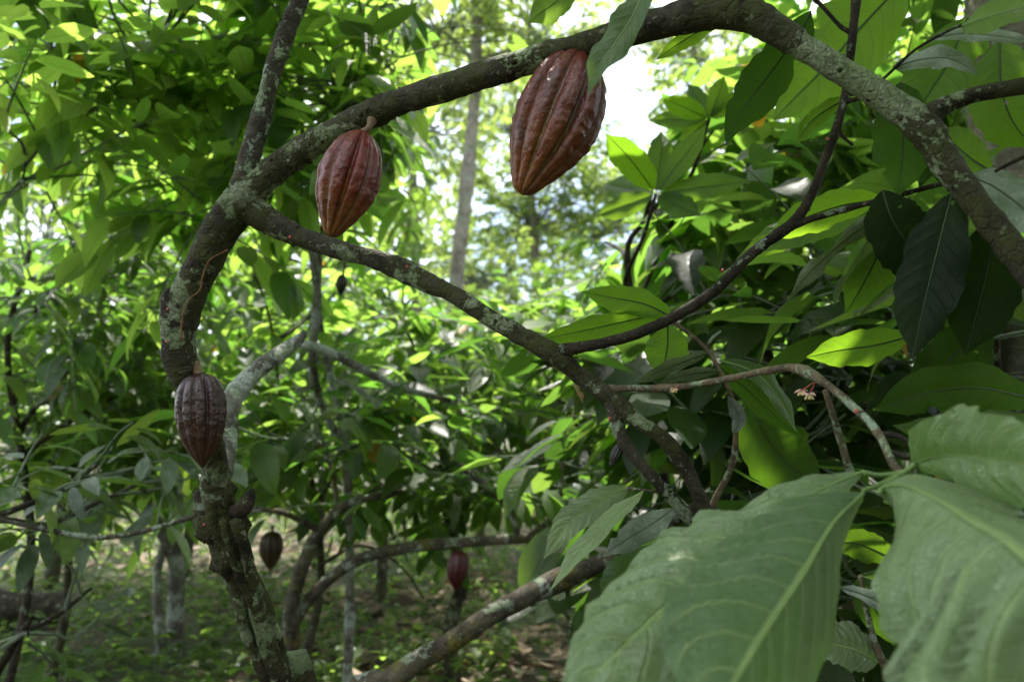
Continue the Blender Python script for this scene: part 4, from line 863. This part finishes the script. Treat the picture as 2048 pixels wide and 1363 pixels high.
# --- further rows
far = [
 ('rear row cocoa tree at far left, under patches of white sky', 120, 7.0, [(60, 480, (1.0, .6, .7), 40), (240, 330, (.9, .6, .6), 36), (60, 700, (.9, .6, .5), 26)], .4, 1.0),
 ('rear row cocoa tree whose light leaves show left of the trunk fork', 380, 7.5, [(380, 420, (.9, .6, .7), 38), (480, 620, (.9, .6, .5), 30), (330, 140, (.9, .6, .6), 30)], .6, 1.15),
 ('rear row cocoa tree showing behind the middle of the upper limb', 640, 8.0, [(640, 520, (.9, .6, .6), 30), (760, 340, (.8, .6, .6), 26), (600, 230, (.8, .6, .6), 24)], .7, 1.2),
 ('low sunlit cocoa tree far back at photo centre, below the tall grey trunk', 960, 9.0, [(900, 700, (1.1, .6, .5), 36), (1080, 640, (1.0, .6, .45), 32)], .85, 1.35),
 ('rear row cocoa tree behind the pair of dark stems at centre right', 1260, 8.5, [(1230, 700, (1.1, .6, .6), 34), (1320, 520, (.8, .6, .6), 24), (1400, 800, (1.0, .6, .5), 24)], .5, 1.1),
 ('rear row cocoa tree at right, seen through the flowering branch', 1600, 7.0, [(1560, 600, (1.0, .6, .7), 34), (1750, 800, (.9, .6, .6), 30), (1700, 450, (.9, .6, .5), 24)], .3, .95),
 ('rear row cocoa tree at the far right, beyond the big grey trunk', 1950, 6.5, [(1880, 300, (.8, .6, .7), 26), (1980, 700, (.7, .6, .6), 24), (1650, 180, (.8, .6, .6), 26)], .5, 1.1),
]
for i, (lab, px, d, bl, hu, va) in enumerate(far):
    cocoa(lab, px, d, [(px, 1050, d, 10), (px + 8, 850, d, 8), (px - 5, 650, d, 6)], [(x, y, d, r, n) for x, y, r, n in bl] + [(px, 860, d, (1.1, .7, .45), 26)], 200 + i, size=.27, hue=hu * .8, val=va, nleaf=10, sl=.5, res=(4, 1), wood=.005)

# tall shade trees far back with small leaves
def shade(label, px, d, rows, blobs, seed, size=.16, **kw):
    b = G(px, d)
    return tree('shade_tree', label, 'tree', b, TRK(rows, b), [(W(x, y, dd), r, n) for x, y, dd, r, n in blobs], seed, size=size, group='tall shade trees', res=(3, 1), wood=.006, sl=.7, roll=.9, **kw)
shade('tall shade tree with slim pale grey trunk in the bright gap left of largest pod', 900, 9.5, [(905, 1000, 9.5, 18), (908, 700, 9.5, 16), (915, 540, 9.5, 15), (930, 400, 9.5, 14), (945, 250, 9.5, 12), (952, 120, 9.5, 11), (955, -50, 9.5, 12), (960, -400, 9.5, 9)],
      [(980, -60, 9.5, (1.2, 1, .7), 110), (1100, 90, 9.8, (1.0, 1, .55), 90), (880, 60, 9.6, (.7, .7, .6), 60)], 301, bark='bark_far', leaf='leaf_far', hue=.7, val=1.0, nleaf=12)
shade('big broad grey trunk at the right edge of the photo, behind the side limb', 2030, 2.3, [(2120, 1300, 2.3, 90), (2095, 850, 2.3, 78), (2060, 600, 2.3, 72), (2030, 300, 2.3, 72), (2020, 60, 2.3, 68), (2010, -200, 2.3, 64), (2000, -700, 2.4, 60)], [(1900, -900, 3.0, (.9, .9, .5), 20)], 302, bark='bark_far', leaf='leaf_far', hue=.4, val=.9, nleaf=12)
shade('tall shade tree of fine pale leaves whose crown spreads right of the upper sky gap', 1420, 11, [(1440, 900, 11, 14), (1430, 500, 11, 12), (1420, 200, 11, 9)],
      [(1450, 140, 11, (.9, .8, .8), 110), (1360, 30, 11, (1.0, .8, .35), 60), (1500, 300, 11, (.9, .8, .6), 60)], 303, bark='bark_far', leaf='leaf_far', hue=.75, val=1.1, nleaf=14)
shade('distant shade tree of hazy grey green leaves just right of the slim grey trunk', 1080, 14, [(1080, 900, 14, 12), (1075, 600, 14, 10), (1060, 350, 14, 8)],
      [(1060, 440, 14, (1.3, 1, 1.0), 150), (1130, 300, 14, (.8, 1, .8), 90), (1010, 230, 14, (.8, .8, .9), 80), (1250, 440, 14, (1.1, 1, .8), 90)], 304, bark='bark_far', leaf='leaf_far', hue=.45, val=.95, nleaf=14)
shade('shade tree of yellow green leaves between the tall grey trunk and the red pod', 840, 12, [(830, 900, 12, 12), (832, 600, 12, 10), (825, 300, 12, 8)],
      [(850, 250, 12, (1.0, .8, .9), 100), (800, 80, 12, (1.0, .8, .6), 80), (760, 520, 12, (.9, .8, .6), 50), (980, 560, 12, (1.2, .8, .5), 80)], 305, bark='bark_far', leaf='leaf_far', hue=.85, val=1.15, nleaf=14)
shade('tall shade tree rising behind the leaves at top left', 300, 10, [(300, 900, 10, 16), (310, 500, 10, 14), (300, 100, 10, 11)],
      [(200, 60, 10, (1.4, 1, 1.0), 55), (480, 80, 10, (1.2, 1, .8), 45), (80, 300, 10, (1.2, 1, .8), 24), (600, -60, 10, (1.2, 1, .6), 40)], 306, bark='bark_far', leaf='leaf_far', hue=.6, val=1.0, nleaf=14)

# far woodland that reads as one mass
random.seed(400); LV = Leaves()
for _ in range(1100):
    px = random.uniform(-500, 2550); d = random.uniform(15, 26)
    hi = 500 + 250 * noise.noise(Vector((px * 0.004, 0.3, 0)))
    py = random.uniform(hi - (300 if px < 700 else 380), 900) if not 1180 < px < 1340 else random.uniform(330, 900)
    c = W(px, py, d); R = random.uniform(.5, 1.0); hu = random.uniform(.3, .8); va = random.uniform(.8, 1.2)
    for _ in range(30):
        q = c + rv() * R * np.array([1, 1, .7]) * random.random() ** .4
        Td = rv(); L = random.uniform(.18, .34)
        LV.add(q, Td, rv(), L, L * .3, .2, .2, hu, va)
for _ in range(420):                        # unseen leaf clumps added behind and beside the camera to cut front fill
    a = random.uniform(math.pi * .98, math.pi * 2.02); R0 = random.uniform(3.5, 9.5)
    c = np.array([R0 * math.cos(a), R0 * math.sin(a) - .6, random.uniform(0.1, .5 + R0 * .55)])
    R = random.uniform(.35, .8)
    for _ in range(26):
        q_ = c + rv() * R * random.random() ** .4; L = random.uniform(.22, .36)
        LV.add(q_, rv(), rv(), L, L * .2, .3, .2, random.uniform(.1, .5), random.uniform(.7, 1.1))
V, F, uv, uv2 = LV.arrays(2, 1, 0)
tag(mesh_obj('woodland', V, [F], M['leaf_far'], None, uv, uv2), 'far off woodland behind the cocoa trees, plus added unseen leaf clumps behind the camera', 'woodland', kind='stuff')

# ---------------------------------------------------------------- ground
def gz(x, y):
    return 0.06 * noise.noise(Vector((x * .35, y * .35, 0))) + 0.02 * noise.noise(Vector((x * 1.7, y * 1.7, 3)))
xs = np.concatenate([np.linspace(-90, -8, 12)[:-1], np.linspace(-8, 8, 70), np.linspace(8, 90, 12)[1:]])
ys = np.concatenate([np.linspace(-30, -1, 8)[:-1], np.linspace(-1, 16, 70), np.linspace(16, 140, 18)[1:]])
X, Y = np.meshgrid(xs, ys, indexing='ij')
Z = np.array([[gz(a, b) - 0.03 for b in ys] for a in xs])
V = np.stack([X, Y, Z], -1).reshape(-1, 3)
i, j = np.meshgrid(np.arange(len(xs) - 1), np.arange(len(ys) - 1), indexing='ij'); a = (i * len(ys) + j).ravel()
F = np.stack([a, a + len(ys), a + len(ys) + 1, a + 1], -1)
t = NT('soil'); co = t.n('TexCoord').outputs['Object']
c = t.mix(t.ramp(t.noise(co, 1.3, 5, .6), .4, .6), (0.055, 0.038, 0.022), (0.035, 0.06, 0.016))
c = t.mix(t.math('MULTIPLY', t.ramp(t.noise(co, 22, 5, .7), .5, .6), .6), c, (0.15, 0.095, 0.06))
b = t.n('Bump'); t.put(b, 'Height', t.noise(co, 25, 5, .7)); t.put(b, 'Distance', .03)
p = t.n('BsdfPrincipled'); t.put(p, 'Base Color', c); t.put(p, 'Roughness', .9); t.put(p, 'Normal', b.outputs[0]); t.sur(p.outputs[0])
tag(mesh_obj('ground', V, [F], t.m), kind='structure')

random.seed(500); LV = Leaves()
for _ in range(14000):                       # low herbs
    y = 2.5 + 14 * random.random() ** 1.3; x = random.uniform(-.78, .78) * (y + 1)
    dens = noise.noise(Vector((x * .5, y * .5, 9)))
    if dens < random.uniform(-.35, .25) - (.4 if x < 0 else -.12): continue
    h = random.uniform(.03, .16); c = np.array([x, y, gz(x, y) + h]); hu = random.uniform(.2, .95); va = random.uniform(.6, 1.35)
    for k in range(random.randint(3, 6)):
        a = random.random() * 6.28; Td = np.array([math.cos(a), math.sin(a), random.uniform(-.3, .5)])
        L = random.uniform(.035, .095)
        LV.add(c + Td * .01 + np.array([0, 0, random.uniform(-.03, .02)]), Td, np.array([0, 0, 1.]) + rv() * .4, L, L * .28, .6, .2, hu, va)
V, F, uv, uv2 = LV.arrays(3, 1)
tag(mesh_obj('ground_cover', V, [F], M['leaf_bg'], None, uv, uv2), 'low green weeds covering the plantation floor', 'ground cover', kind='stuff')
LV = Leaves()
for _ in range(11000):                       # fallen leaves
    y = 2.5 + 13 * random.random() ** 1.2; x = random.uniform(-.75, .75) * (y + 1)
    if noise.noise(Vector((x * .5, y * .5, 9))) > random.uniform(-.1, .4) - (.2 if x < 0 else 0): continue
    a = random.random() * 6.28; Td = np.array([math.cos(a), math.sin(a), random.uniform(-.2, .2)]); L = random.uniform(.08, .24)
    LV.add(np.array([x, y, gz(x, y) + random.uniform(-.02, .03)]), Td, np.array([0, 0, 1.]) + rv() * .35, L, L * .2, random.uniform(-.8, .9), random.uniform(-.2, .5), random.random(), random.uniform(.6, 1.3))
V, F, uv, uv2 = LV.arrays(4, 1)
tag(mesh_obj('leaf_litter', V, [F], M['leaf_litter'], None, uv, uv2), 'dry brown fallen leaves lying on the plantation floor', 'leaf litter', kind='stuff')

# fallen log at left
lg = thing('fallen_log', G(60, 5.6), 'dark rotting log lying on the grass at the left edge', 'log')
a0 = G(-120, 5.4); a1 = G(150, 5.8)
V, F = tube([list(a0 + [0, 0, .12]) + [.12], list((a0 + a1) / 2 + [0, 0, .13]) + [.13], list(a1 + [0, 0, .10]) + [.10]], n=18, step=.05, rough=.25, seed=3, frq=6)
mesh_obj('log_wood', V, F, M['bark_dark'], lg)
V, F = tube([list((a0 + a1) / 2 + [0, 0, .2]) + [.04], list((a0 + a1) / 2 + [-.2, .1, .42]) + [.025]], n=10, step=.04, rough=.2); mesh_obj('branch_stub', V, F, M['bark_dark'], lg)

# dried pods
pod('shrivelled black cocoa pod hanging high behind the lower limb, below the red pod', (686, 548, 2.9), (680, 590, 2.9), 11, 'pod_black', seed=5, stalk=[(690, 525, 2.9), (688, 540, 2.9)], sr=2, n=50, m=36, amp=.2)
pod('thin shrivelled black cocoa pod hanging beside the forked lower branches', (1243, 884, 1.2), (1220, 933, 1.2), 10, 'pod_black', seed=6, stalk=[(1246, 872, 1.195), (1245, 880, 1.2)], sr=2, n=60, m=50, amp=.25)
pod('brown cocoa pod in shade hanging behind the main trunk, left of the yellow mossed tree', (545, 1062, 4.0), (540, 1140, 4.0), 22, 'pod_brown', seed=8, stalk=[(546, 1050, 4.0), (545, 1056, 4.0)], sr=3, n=50, m=36, prof='round')
